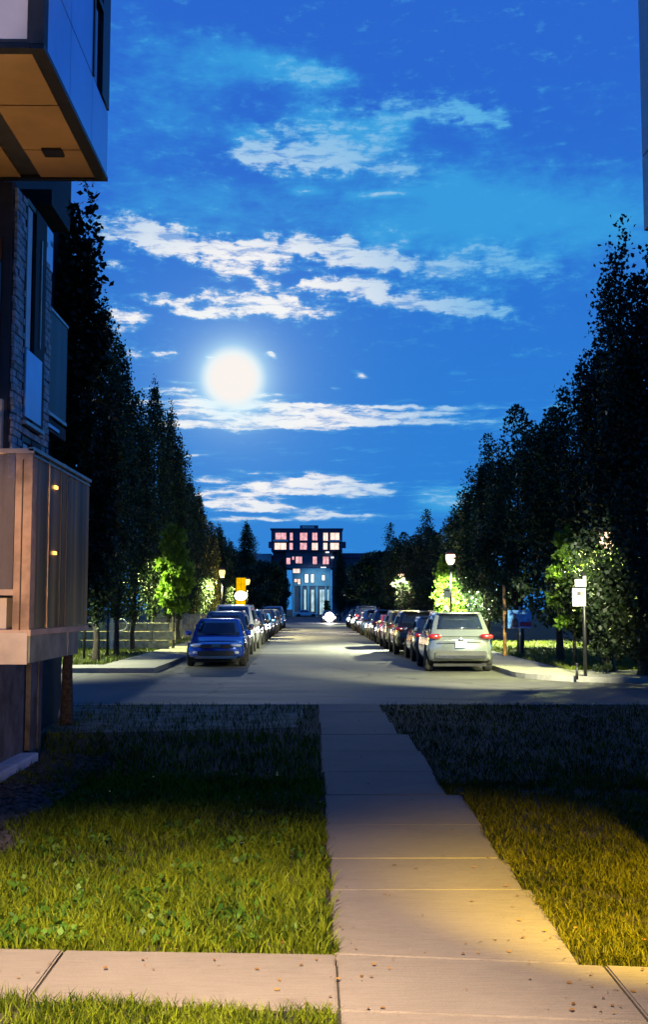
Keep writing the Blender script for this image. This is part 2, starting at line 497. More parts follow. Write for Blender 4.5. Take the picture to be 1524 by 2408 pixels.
def ptop(x): return 5.76 + (-.06 * (x - .12) if x < .12 else -.145 * (x - .12))
def pbot(x): return 4.98 + (-.115 * (x - .12) if x < .12 else -.115 * (x - .12))


ys = [5.76, 7.04, 7.9, 9.1, 10.54, 12.0, 13.7, 15.5, 17.1, 18.8, 20.40]
for i, (y0, y1) in enumerate(zip(ys, ys[1:])):
    xr0, xr1 = ((1.31, 1.36) if y1 <= 9.2 else (1.37, 1.40) if y1 <= 10.6 else (1.26, 1.28) if y1 <= 12.1 else (1.29, 1.33) if y1 <= 15.6 else (1.18, 1.22))
    xl = .115 + .012 * math.sin(i * 2.1)
    jz = .06 + random.uniform(-.003, .003)
    ya_, yb_ = (ptop(xl) + .012, ptop(xr0) + .012) if i == 0 else (y0 + .005, y0 + .005)
    slab(path, [(xl, ya_), (xr0, yb_), (xr1, y1 - .005), (xl, y1 - .005)], -.05, jz, M_CONC)
side = prism('cross_pavement', [(-14, 5.2), (14, 4.3), (14, 5.12), (-14, 6.1)], -.2, .045, M_SOIL, kind='structure')


def pav_y(x): return 5.785 - .0245 * (x - .12) * (1.0 if x < .12 else 4.2) - (0 if x < .12 else 0)


xs = [-6.8, -5.4, -4.05, -2.66, -1.27, .12, 1.43, 2.75, 4.1, 5.5]
for x0, x1 in zip(xs, xs[1:]):
    slab(side, [(x0 + .006, pbot(x0)), (x1 - .006, pbot(x1)), (x1 - .006, ptop(x1)), (x0 + .006, ptop(x0))], -.05, .06 + random.uniform(-.002, .002), M_CONC)
for y0, y1 in ((3.6, 4.97), (2.2, 3.59), (.8, 2.19), (-.6, .79), (-2.0, -.61)):
    x1a, x1b = 1.40, 1.42
    ya = lambda x, y: y if y < 4.9 else pbot(x) - .012
    slab(path, [(.125, y0), (x1a, y0), (x1b, ya(x1b, y1)), (.125, ya(.125, y1))], -.05, .058, M_CONC)

# mulch bed against the left building, and the dry strip along the street
rng = np.random.default_rng(3)


def rocks(name, n, xf, zbase, smin, smax, m):
    bm = bmesh.new()
    bmesh.ops.create_icosphere(bm, subdivisions=1, radius=1)
    pv = np.array([v.co[:] for v in bm.verts]); pf = [[v.index for v in f.verts] for f in bm.faces]
    bm.free()
    V, Fq = [], []
    k = len(pv)
    for i in range(n):
        x, y = xf()
        s = rng.uniform(smin, smax)
        p = pv * (1 + rng.uniform(-.28, .28, pv.shape)) * np.array([s * rng.uniform(.7, 1.5), s * rng.uniform(.7, 1.4), s * .6])
        a = rng.uniform(0, 6.28)
        q = p.copy(); q[:, 0] = p[:, 0] * math.cos(a) - p[:, 1] * math.sin(a); q[:, 1] = p[:, 0] * math.sin(a) + p[:, 1] * math.cos(a)
        V.append(q + np.array([x, y, zbase + s * .2]))
        Fq += [[i * k + j for j in f] + [i * k + f[2]] for f in pf]
    me = bpy.data.meshes.new(name)
    me.from_pydata(np.concatenate(V).tolist(), [], [f[:3] for f in Fq])
    o = link(name, me, m)
    o['kind'] = 'stuff'
    return o


prism('mulch_bed', [(-5, 7.9), (-2.25, 7.9), (-2.18, 8.8), (-2.35, 10), (-2.45, 11.6), (-2.7, 13.6), (-5, 13.9)], 0, .05, M_MULCH, kind='structure')
rocks('mulch_rubble', 2600, lambda: (rng.uniform(-3.6, -2.3), rng.uniform(7.9, 13.4)), .05, .015, .055, M_MULCH)
sheet('leaf_litter_ground', [(-6, 15.2), (-.2, 16.6), (-.1, 20.3), (-6, 20.3)], .0395, M_PATCH)

# ------------------------------------------------------------------ left building
M_PANELB = mat('blue_metal_cladding', (.42, .55, .80), .34, .75, var=.05, nscale=1.2, spec=.6)
M_CREAM = mat('pale_cladding', (.55, .53, .58), .5, var=.04, nscale=1.5)
M_SOFFIT = mat('soffit_board', (.20, .125, .055), .55, var=.10, nscale=1.6, dirt=.35)
M_BRICK = mat('dark_brick', (.26, .29, .35), .48, var=.35, nscale=9, bump=.5)
M_BRICK2 = mat('grey_brick', (.32, .35, .41), .48, var=.3, nscale=8, bump=.5)
M_MORTAR = mat('mortar', (.05, .05, .055), .95)
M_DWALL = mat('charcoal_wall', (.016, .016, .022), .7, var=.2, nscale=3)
M_GLASSD = mat('dark_glass', (.010, .013, .020), .06, spec=.8, var=.1)
M_BLIND = mat('pale_blind', (.80, .84, .86), .6, var=.08, nscale=2)
M_WARMW = mat('beige_render', (.50, .37, .26), .7, var=.12, nscale=3)
M_STONE = mat('pale_fascia', (.52, .45, .36), .75, var=.12, nscale=2.5, dirt=.3)
M_FSIDE = mat('darker_fascia', (.22, .24, .19), .7, var=.2, nscale=4, dirt=.4)  # darker than the front fascia
M_WOOD = mat('timber_post', (.40, .26, .16), .6, var=.25, nscale=4)


def tint_glass(name, col, alpha, streak):
    m = bpy.data.materials.new(name)
    m.use_nodes = True
    t = NT(m.node_tree)
    p = m.node_tree.nodes['Principled BSDF']
    geo = t.n('ShaderNodeNewGeometry').outputs['Position']
    mp = t.n('ShaderNodeMapping')
    mp.inputs['Scale'].default_value = (streak, streak, .12)
    t.t.links.new(geo, mp.inputs[0])
    f = t.noise(mp.outputs[0], 1.0, 4, .6)
    t.t.links.new(t.mix(t.smooth(f, .38, .62), tuple(c * .10 for c in col), col), p.inputs['Base Color'])  # vertical streaks in the glass colour imitate reflections
    p.inputs['Roughness'].default_value = .42
    p.inputs['Alpha'].default_value = alpha
    return m


M_BGLASS = tint_glass('tinted_balcony_glass', (.26, .165, .07), .82, 5.0)
M_NGLASS = tint_glass('loggia_glass', (.03, .04, .09), .85, 2.5)
M_CONCW = mat('rough_concrete_wall', (.075, .072, .08), .9, var=.35, nscale=3.2, bump=.4, dirt=.5)

LB = empty('apartment_building', (-3.3, 12.5, 0), 0, 'near apartment building beside the path with overhanging blue-clad box and glazed balcony', 'building')
LB_INV = Vector((3.3, -12.5, 0))


def lb(name, x0, x1, y0, y1, z0, z1, m, parent=None, bevel=0.0):
    o = box(name, x0, x1, y0, y1, z0, z1, m, None, bevel)
    if parent is None:
        o.parent = LB; o.location = LB_INV
    else:
        o.parent = parent
    return o


# overhanging box: a dark core, cladding panels stand proud of it with open joints
core = lb('overhang_wall', -9, -2.32, 9.09, 11.90, 6.60, 12.5, M_DARK)
FX = -2.28
ysm = [9.14, 10.02, 11.03, 11.90]
for a, b in zip(ysm, ysm[1:]):
    lb('cladding_panel', -2.318, FX, a + .006, b - .006, 6.545, 7.27, M_PANELB, core)
for a, b in zip(ysm[:2], ysm[1:3]):
    lb('cladding_panel', -2.318, FX, a + .006, b - .006, 7.285, 12.4, M_PANELB, core)
lb('corner_trim', -2.42, FX + .002, 9.00, 9.14, 6.545, 12.4, M_DARK, core)
lb('cladding_panel', -4.4, -2.425, 9.03, 9.085, 6.56, 12.4, M_CREAM, core)
lb('cladding_panel', -6.4, -4.415, 9.03, 9.085, 6.56, 12.4, M_CREAM, core)
# side window in the overhang
sw = lb('window', -2.325, -2.30, 11.03, 11.90, 7.285, 12.4, M_GLASSD)
lb('window_frame', -2.31, -2.268, 11.034, 11.10, 7.30, 12.4, M_BLACK, sw)
lb('window_frame', -2.31, -2.268, 11.50, 11.895, 7.30, 12.4, M_BLACK, sw)
lb('window_frame', -2.31, -2.268, 11.10, 11.50, 8.22, 8.30, M_BLACK, sw)
lb('blind', -2.315, -2.28, 11.18, 11.46, 8.32, 12.4, M_BLIND, sw)
lb('blind', -2.315, -2.29, 11.10, 11.20, 7.45, 8.20, M_PANELB, sw)
# soffit: boards with dark joints and a deep groove
gx0, gx1 = -3.20, -3.02
so = lb('soffit', -9, -2.30, 9.02, 11.92, 6.556, 6.598, M_DARK)
yso = [9.10, 10.10, 11.12, 11.86]
for a, b in zip(yso, yso[1:]):
    lb('soffit_board', -2.995, -2.40, a + .012, b - .012, 6.52, 6.555, M_SOFFIT, so)
    lb('soffit_board', -4.6, -3.215, a + .012, b - .012, 6.52, 6.555, M_SOFFIT, so)
lb('edge_trim', -2.40, -2.275, 9.0, 11.93, 6.505, 6.55, M_BLACK, so)
lb('edge_trim', -9, -2.40, 8.99, 9.10, 6.505, 6.55, M_BLACK, so)
lb('edge_trim', -9, -2.40, 11.86, 11.93, 6.505, 6.55, M_BLACK, so)
lb('soffit_light', -2.80, -2.60, 11.06, 11.24, 6.49, 6.52, M_BLACK, so)

# brick wall facing the path, built up round two window openings
WX = -3.3
mort = lb('brick_wall', -9, WX - .022, 12.0, 13.67, 1.45, 6.52, M_MORTAR)
win = [(12.40, 13.30, 3.92, 6.50), (12.40, 13.24, 1.50, 3.74)]
bl, bh = .235, .082
bricks = [None, None]
row = 0
z = 1.47
nb = 0
while z < 6.44:
    y = 12.0 - (bl / 2 if row % 2 else 0)
    while y < 13.66:
        a, b = max(y + .006, 12.002), min(y + bl - .006, 13.668)
        hit = any(a < w1 and b > w0 and z + bh > q0 and z < q1 for w0, w1, q0, q1 in win)
        if hit:
            for w0, w1, q0, q1 in win:
                if z + bh > q0 and z < q1:
                    if a < w0 < b: b = w0 - .004; hit = False
                    elif a < w1 < b: a = w1 + .004; hit = False
        if not hit and b - a > .03:
            k = nb % 2
            if bricks[k] is None:
                bm = bx(bmesh.new(), -.02, .012, 0, 1, 0, bh - .010)
                bmesh.ops.bevel(bm, geom=bm.edges[:], offset=.003, segments=1, affect='EDGES')
                me = bpy.data.meshes.new('brick'); bm.to_mesh(me); bm.free()
                me.materials.append(M_BRICK if k else M_BRICK2)
                bricks[k] = me
            o = bpy.data.objects.new('brick', bricks[k])
            COL.objects.link(o)
            o.parent = mort
            o.location = (WX + random.uniform(-.008, .010), a, z + .005)
            o.scale = (1, b - a, 1)
            nb += 1
        y += bl
    z += bh
    row += 1
# window recesses
for i, (w0, w1, q0, q1) in enumerate(win):
    wn = lb('window', WX - .018, WX - .004, w0, w1, q0, q1, M_GLASSD)
    lb('window_frame', WX - .004, WX + .02, w0, w0 + .05, q0, q1, M_BLACK, wn)
    lb('window_frame', WX - .004, WX + .03, w0 + .40, w1, q0, q1, M_DWALL, wn)
    lb('window_frame', WX - .004, WX + .02, w0 + .05, w0 + .40, q1 - .06, q1, M_BLACK, wn)
    lo = 4.78 if i == 0 else q0 + .1
    lb('blind', WX - .003, WX + .012, w0 + .07, w0 + .27, lo, q1 - .08, M_BLIND, wn)
    lb('window_bar', WX + .03, WX + .045, w0 + .62, w0 + .655, lo + .1, q1 - .3, M_STEEL, wn)
    if i == 0:
        lb('spandrel_panel', WX - .003, WX + .034, w0 + .05, w0 + .78, 3.97, 4.75, M_PANELB, wn)
    lb('sill', WX - .004, WX + .07, w0 - .02, w0 + .85, q0 - .05, q0 - .01, M_STEEL, wn)
lb('cladding_panel', WX - .02, WX + .02, 13.3, 13.66, 6.0, 6.5, M_PANELB)
# wall facing the camera, in deep shade, with a window and a warm door jamb
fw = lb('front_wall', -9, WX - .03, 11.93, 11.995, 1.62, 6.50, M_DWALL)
w2 = lb('window', -4.6, -3.42, 11.90, 11.925, 4.05, 5.85, M_GLASSD)
lb('window_frame', -4.6, -3.42, 11.87, 11.90, 4.92, 4.98, M_BLACK, w2)
lb('blind', -4.4, -3.46, 11.885, 11.898, 5.0, 5.8, M_PANELB, w2)
dj = lb('balcony_door', -4.3, -3.50, 11.88, 11.925, 1.62, 3.75, M_GLASSD)
lb('door_frame', -3.46, -3.36, 11.84, 11.925, 1.62, 4.05, M_WARMW, dj)
lb('door_frame', -4.3, -3.46, 11.86, 11.925, 3.0, 3.12, M_BLACK, dj)
# recessed bay with a glass-fronted loggia beyond the brick
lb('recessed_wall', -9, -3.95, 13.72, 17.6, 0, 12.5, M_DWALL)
lb('loggia_slab', -3.95, -3.32, 13.70, 14.75, 4.02, 4.18, M_DWALL)
lb('loggia_slab', -3.95, -3.32, 13.70, 14.75, 6.9, 7.1, M_DWALL)
lg = lb('loggia_railing', -3.335, -3.315, 13.72, 14.72, 4.27, 5.55, M_NGLASS)
lb('handrail', -3.345, -3.305, 13.70, 14.74, 5.555, 5.59, M_STEEL, lg)
lb('bottom_rail', -3.345, -3.305, 13.70, 14.74, 4.22, 4.262, M_STEEL, lg)
lb('loggia_edge', -3.32, -3.30, 13.70, 14.30, 4.06, 4.10, M_PANELB, lg)
# ground floor: concrete wall in strips between dark reveals, on a pale plinth
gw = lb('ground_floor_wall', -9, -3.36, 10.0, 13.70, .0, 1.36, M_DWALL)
for a, b in ((10.1, 11.42), (11.44, 12.82), (13.12, 13.42), (13.5, 13.66)):
    lb('wall_panel', -3.358, -3.30, a, b, .05, 1.35, M_CONCW, gw)
lb('plinth', -3.32, -3.10, 10.2, 12.75, .0, .17, mat('pale_plinth', (.42, .44, .5), .8, var=.1), None, .02)
# balcony: slab, fascias, glass screens, post
bs = lb('balcony_slab', -9, -2.30, 8.97, 10.80, 1.375, 1.56, M_FSIDE)
lb('deck', -9, -2.95, 10.81, 11.9, 1.40, 1.56, M_FSIDE, bs)
lb('fascia', -9, -2.285, 8.93, 8.966, 1.35, 1.60, M_STONE, bs)
for a, b in ((8.968, 10.33), (10.36, 10.79)):
    lb('fascia', -2.298, -2.27, a, b, 1.36, 1.575, M_FSIDE, bs)
lb('deck_edge', -2.60, -2.262, 8.94, 11.24, 1.577, 1.625, M_WARMW, bs)
sc = lb('balcony_screen', -2.292, -2.278, 9.10, 11.24, 1.63, 3.07, M_BGLASS)
for y_ in (9.52, 9.98, 10.22):
    lb('screen_joint', -2.296, -2.270, y_, y_ + .022, 1.63, 3.06, M_DARK if y_ > 9.6 else M_WOOD, sc)
lb('handrail', -2.31, -2.258, 8.94, 11.26, 3.072, 3.10, M_STEEL, sc)
lb('handrail', -2.305, -2.265, 8.98, 11.22, 3.03, 3.045, M_STEEL, sc)
sf = lb('balcony_screen', -9, -2.42, 8.955, 8.969, 1.95, 3.05, tint_glass('front_balcony_glass', (.20, .17, .16), .5, 3))
lb('handrail', -9, -2.27, 8.94, 8.985, 3.052, 3.09, M_WARMW, sf)
lb('mid_rail', -9, -2.40, 8.945, 8.98, 1.90, 1.948, M_WARMW, sf)
po = lb('balcony_post', -2.41, -2.275, 8.942, 9.095, 1.60, 3.05, M_WOOD)
lb('groove', -2.355, -2.345, 8.936, 8.943, 1.62, 3.0, M_DARK, po)
bc = lb('storage_bench', -4.2, -2.48, 9.02, 9.4, 1.62, 1.88, M_STONE)
lb('bench_slot', -3.3, -2.56, 9.005, 9.022, 1.66, 1.74, M_DARK, bc)
for x in (-2.62, -2.85, -3.08):
    lb('bench_knob', x - .012, x + .012, 8.992, 9.006, 1.69, 1.715, M_WHITE, bc)
# timber partition inside the balcony; glowing chips imitate two lamp reflections on the glass
pt = lb('balcony_partition', -2.68, -2.62, 9.2, 11.2, 1.60, 2.92, mat('partition_boards', (.26, .16, .09), .7, var=.3, nscale=5))
glintm = emat('warm_glint', (1.0, .48, .10), 3.2)
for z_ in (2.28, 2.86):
    lh = lb('added_lamp', -2.61, -2.50, 9.70, 9.82, z_ - .02, z_ + .02, M_BLACK)
    lb('lamp_glint', -2.30, -2.262, 9.715, 9.80, z_ - .014, z_ + .014, glintm, lh)

ul = lb('added_lamp', -2.95, -2.85, 9.5, 9.6, 1.625, 1.72, M_BLACK)  # lamp added to light the soffit from below
l_ = bpy.data.lights.new('lamp_light', 'SPOT')
l_.energy, l_.color, l_.spot_size, l_.spot_blend, l_.shadow_soft_size = 620, (1.0, .60, .26), R(95), .6, .05
o_ = bpy.data.objects.new('lamp_light', l_); COL.objects.link(o_); o_.parent = ul
o_.location = (-2.9, 9.55, 1.8); o_.rotation_euler = (R(180 + 14), 0, 0)

# ------------------------------------------------------------------ right building: only its overhanging corner is in view
RB = empty('apartment_building', (5, 8, 0), 0, 'apartment building whose pale clad corner overhangs beside the tall dark tree', 'building')
RB_INV = Vector((-5, -8, 0))


def rb_(name, x0, x1, y0, y1, z0, z1, m, parent=None):
    o = box(name, x0, x1, y0, y1, z0, z1, m)
    if parent is None: o.parent = RB; o.location = RB_INV
    else: o.parent = parent
    return o


c2 = rb_('overhang_wall', 3.74, 10, 7.2, 11.98, 6.02, 13, M_DARK)
for a, b in ((7.2, 8.8), (8.8, 10.4), (10.4, 12.0)):
    rb_('cladding_panel', 3.70, 3.738, a + .006, b - .006, 5.99, 6.82, mat('silver_cladding', (.42, .44, .47), .4, var=.06), c2)
    rb_('cladding_panel', 3.70, 3.738, a + .006, b - .006, 6.84, 12.9, MATS['silver_cladding'], c2)
s2 = rb_('soffit', 3.72, 10, 7.2, 11.99, 5.985, 6.015, M_DARK)
for a, b in ((7.2, 8.8), (8.8, 10.4), (10.4, 11.95)):
    rb_('soffit_board', 3.78, 5.4, a + .01, b - .01, 5.955, 5.984, M_SOFFIT, s2)
rb_('ground_floor_wall', 5.6, 10, 7.5, 12, 0, 6.0, M_DWALL)
rb_('added_shade_wall', 2.32, 2.47, 1.6, 6.3, 0, 2.6, M_CONCW)  # unseen wall added to cut the lamplight along the side lawn

# ------------------------------------------------------------------ trees


def leaf_quads(P, size, up=.3):
    """diamond leaves at the points P, random facing"""
    n = len(P)
    d = rng.normal(size=(n, 3)); d[:, 2] += up
    d /= np.linalg.norm(d, axis=1)[:, None]
    e = np.cross(d, rng.normal(size=(n, 3))); e /= np.linalg.norm(e, axis=1)[:, None] + 1e-9
    nrm_ = np.cross(d, e)
    L = (size * rng.uniform(.6, 1.25, n))[:, None]
    Wd = L * .36
    V = np.empty((n, 4, 3))
    V[:, 0] = P
    V[:, 1] = P + d * L * .5 + e * Wd + nrm_ * L * .10
    V[:, 2] = P + d * L
    V[:, 3] = P + d * L * .5 - e * Wd + nrm_ * L * .10
    return V.reshape(-1, 3), np.arange(n * 4).reshape(n, 4)


def crown_column(H, Rd, n, leaf, plumes, seed, ragged=1.0, base=.0, power=2.4):
    g = np.random.default_rng(seed)
    def prof(t): return Rd * np.minimum(1, (t / .16 + .12)) ** .7 * np.clip(1 - t ** power, 0, 1) ** .75
    pts = []
    wts = g.uniform(.4, 1.0, plumes)
    wts /= wts.sum()
    for k in range(plumes):
        m = max(20, int(n * .85 * wts[k]))
        phi = g.uniform(0, 2 * np.pi)
        s = g.uniform(-.03, .76)
        ln = g.uniform(.13, .30)
        rho = g.uniform(.35, .97)
        t = s + ln * g.beta(1.3, 1.5, m)
        tt = np.clip(t, 0.001, 1.0)
        r = prof(np.clip(s + (tt - s) * .75, 0, 1)) * rho * (.75 + .4 * (t - s) / ln)
        spread = (.17 * (1 - .75 * (t - s) / ln) + .02) * Rd * 1.0
        x = r * np.cos(phi) + g.normal(0, 1, m) * spread
        y = r * np.sin(phi) + g.normal(0, 1, m) * spread
        pts.append(np.stack([x, y, base + t * H * (1 + .05 * ragged * g.normal())], 1))
    m = int(n * .15)
    t = g.uniform(0, .98, m)
    a = g.uniform(0, 6.283, m)
    r = prof(t) * g.uniform(0, .8, m) ** .5
    pts.append(np.stack([r * np.cos(a), r * np.sin(a), base + t * H], 1))
    return np.concatenate(pts)


def crown_round(H, Rd, n, leaf, blobs, seed, base=0.0):
    g = np.random.default_rng(seed)
    pts = []
    for k in range(blobs):
        t = g.uniform(.08, .95)
        rr = Rd * math.sin(math.pi * min(1, t * .82 + .16)) ** .7
        phi = g.uniform(0, 6.283)
        rho = rr * math.sqrt(g.uniform(.05, .85))
        m = n // blobs
        s = Rd * g.uniform(.16, .34)
        q = g.normal(size=(m, 3))
        q = q / np.linalg.norm(q, axis=1)[:, None] * s * (g.uniform(.2, 1, m) ** .5)[:, None]
        q[:, 2] *= .8
        pts.append(q + np.array([rho * math.cos(phi), rho * math.sin(phi), base + t * H]))
    return np.concatenate(pts)


def trunk_mesh(name, h, r, limbs, seed, spread, top):
    g = random.Random(seed)
    bm = bmesh.new()
    tube_bm(bm, [(0, 0, -.15), (0, 0, .12), (g.uniform(-.03, .03), g.uniform(-.03, .03), h * .5), (g.uniform(-.05, .05), g.uniform(-.05, .05), h), (0, 0, top)],
            [r * 1.5, r * 1.1, r * .92, r * .75, r * .18], 9)
    for i in range(limbs):
        z0 = h * g.uniform(.8, 1.6)
        a = g.uniform(0, 6.283)
        l = g.uniform(.25, .6) * (top - z0)
        s = spread * g.uniform(.4, .8)
        tube_bm(bm, [(0, 0, z0), (s * .6 * math.cos(a), s * .6 * math.sin(a), z0 + l * .4), (s * math.cos(a), s * math.sin(a), z0 + l)], [r * .42, r * .28, r * .08], 6)
    me = bpy.data.meshes.new(name)
    bm.to_mesh(me); bm.free()
    me.shade_smooth()
    return me


KINDS = {}


def tree_kind(key, crown_pts, leaf, trunk, m, up=.5):
    V, Q = leaf_quads(crown_pts, leaf, up)
    me = np_mesh('crown_' + key, V, Q)
    me.materials.append(m)
    trunk.materials.append(M_BARK)
    KINDS[key] = (me, trunk)


for i in range(3):
    tree_kind('column%d' % i, crown_column(9.2, .98, 17000, .1, 85, 10 + i, base=1.2), .115, trunk_mesh('trunk', 1.3, .10, 9, i, .6, 9.2), M_LEAF)
for i in range(3):
    tree_kind('broad%d' % i, crown_column(7.2, 1.7, 20000, .1, 36, 20 + i, 1.8, 1.2, 2.8), .135, trunk_mesh('trunk', 1.3, .13, 10, 5 + i, .9, 7.2), M_LEAF)
for i in range(2):
    tree_kind('round%d' % i, crown_round(5.2, 2.5, 9000, .2, 46, 30 + i, 1.2), .27, trunk_mesh('trunk', 1.4, .16, 10, 9 + i, 1.5, 5.0), M_LEAF)
tree_kind('near', crown_column(7.2, .66, 12000, .1, 60, 41, 1.0, 1.7), .12, trunk_mesh('trunk', 1.9, .085, 8, 12, .4, 7.4), M_LEAFB)
for i in range(2):
    tree_kind('tall%d' % i, crown_column(9.8, 1.7, 34000, .1, 60, 50 + i, 1.7, .35, 2.0), .13, trunk_mesh('trunk', 1.3, .17, 14, 15 + i, 1.0, 9.0), M_LEAFB)
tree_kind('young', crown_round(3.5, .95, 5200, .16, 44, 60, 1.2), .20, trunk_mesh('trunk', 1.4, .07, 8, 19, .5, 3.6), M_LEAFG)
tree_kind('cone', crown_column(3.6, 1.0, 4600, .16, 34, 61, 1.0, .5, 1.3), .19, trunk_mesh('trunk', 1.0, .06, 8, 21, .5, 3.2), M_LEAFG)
tree_kind('shrub', crown_round(1.5, .85, 2200, .1, 22, 62, .08), .12, trunk_mesh('trunk', .3, .03, 6, 22, .4, 1.0), M_LEAFB)


def tree(name, key, x, y, sx_, sz_, label, group=None, z=.1, cat='tree', rz=None, m=None):
    o = empty(name, (x, y, z), random.uniform(0, 6.28) if rz is None else rz, label, cat, group)
    o.scale = (sx_, sx_, sz_)
    me, tk = KINDS[key]
    link('trunk', tk, None, o)
    c = link('crown', me, None, o)
    if m:
        c.material_slots[0].link = 'OBJECT'; c.material_slots[0].material = m
    return o


ORD = ['first', 'second', 'third', 'fourth', 'fifth', 'sixth', 'seventh', 'eighth', 'ninth', 'tenth', 'eleventh', 'twelfth', 'thirteenth', 'fourteenth', 'fifteenth']
# the slim tree right behind the near building
tree('columnar_tree', 'near', -3.72, 17.0, 1.0, .92, 'slim black tree standing directly behind the near apartment building', z=.03, rz=1.0)
# avenue on the blue sedan's side
LT = [(-6.95, 35.8, 11.4), (-7.0, 39.8, 11.2), (-7.1, 44.0, 10.3), (-7.0, 48.6, 11.4), (-6.9, 53.2, 11.0), (-7.0, 58, 9.9), (-7.0, 63.4, 8.8), (-7.1, 69, 8.6), (-7.0, 75, 7.5), (-7.1, 82, 7.6), (-7.2, 90, 7.4), (-7.3, 99, 7.6)]
for i, (x, y, h) in enumerate(LT):
    tree('columnar_tree', 'column%d' % (i % 3), x, y, random.uniform(.95, 1.12), h / 10.2, '%s tall columnar tree from the corner in the row behind the blue sedan' % ORD[i], 'columnar trees lining the sedan side of the street')
# avenue on the silver car's side
RT = [(8.35, 27.9, 11.6, 'tall0', 1.0), (8.3, 31.2, 10.2, 'tall1', .92), (7.9, 35.4, 8.3, 'broad0', .95), (7.6, 40.6, 9.3, 'broad1', 1.02), (7.5, 47.2, 8.0, 'broad2', .95), (7.5, 54, 6.9, 'broad0', .9), (7.5, 62, 6.3, 'broad1', .95), (7.4, 70, 6.9, 'broad2', 1.0), (7.4, 79, 7.0, 'broad0', 1.0), (7.3, 88, 7.8, 'broad1', 1.05), (7.3, 98, 8.0, 'broad2', 1.1)]
for i, (x, y, h, k, s) in enumerate(RT):
    hh = 11.3 if k.startswith('tall') else 8.4
    tree('leafy_tree', k, x, y, s, h / hh, '%s dark leafy tree from the corner in the row behind the silver car' % ORD[i], 'leafy trees lining the silver car side of the street')
tree('leafy_tree', 'tall0', 11.4, 29.8, 1.1, 1.05, 'huge black tree filling the edge of the view beyond the corner post', rz=2.0)
for i, (x, y, s) in enumerate(((9.2, 26.9, 1.0), (7.55, 28.6, .55), (10.6, 27.0, 1.2), (9.4, 29.0, 1.3))):
    tree('shrub', 'shrub', x, y, s, s * 1.05, ['dark shrub spilling over the kerb under the black corner tree', 'small low shrub just behind the corner sign post', 'big dark shrub at the edge of the view under the black tree', 'large dark shrub between the trunks of the two corner trees'][i], 'shrubs under the corner trees', cat='shrub')
tree('shrub', 'shrub', -4.75, 16.6, .55, .42, 'low ragged shrub at the foot of the slim black tree', z=.03, cat='shrub')
# distant trees
tree('conifer_tree', 'column0', -7.6, 130, 1.7, 1.12, 'distant dark pointed tree left of the lit brick apartment block', None)
tree('round_tree', 'round0', -4.9, 118, 1.0, 1.0, 'distant round tree over the end of the sedan row beside the apartment block')
tree('round_tree', 'round1', -6.6, 106, .9, .85, 'distant low round tree lit yellow behind the glowing sign')
tree('round_tree', 'round1', 6.3, 122, 1.1, 1.12, 'distant round tree lit at its foot by the far street lamp')
tree('columnar_tree', 'column1', 3.75, 150, 1.2, .92, 'dark narrow tree standing against the side of the lit apartment block')
tree('columnar_tree', 'column2', -4.35, 158, 1.1, .85, 'dark narrow tree hiding the lower left corner of the lit apartment block')
tree('round_tree', 'round0', 8.2, 135, 1.25, 1.3, 'distant bushy tree behind the round tree on the silver car side')
tree('round_tree', 'round1', -9.6, 140, 1.5, 1.35, 'distant bushy tree behind the pointed tree on the sedan side')
tree('round_tree', 'round0', 13.0, 160, 1.8, 1.25, 'farthest wide tree under the long low roof beside the apartment block')
tree('young_tree', 'young', 2.2, 172, .6, .62, 'tiny bright green tree in front of the apartment block entrance')
tree('round_tree', 'round1', -6.3, 196, 1.0, 1.15, 'dim round tree against the lower left wall of the lit apartment block')
tree('round_tree', 'round0', 6.4, 192, 1.0, 1.1, 'dim round tree against the lower right wall of the lit apartment block')
# lamp-lit little trees
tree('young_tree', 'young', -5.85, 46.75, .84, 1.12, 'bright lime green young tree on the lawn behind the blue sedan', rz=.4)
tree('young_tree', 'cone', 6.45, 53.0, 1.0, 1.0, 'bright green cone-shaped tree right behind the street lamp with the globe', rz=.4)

tree('young_tree', 'young', 7.4, 31.3, .76, .86, 'added bright-leaved tree standing for the lit foliage behind the corner sign post', rz=2.2)  # added tree; its brighter leaves stand for the lit part of the big crown

# ------------------------------------------------------------------ grass


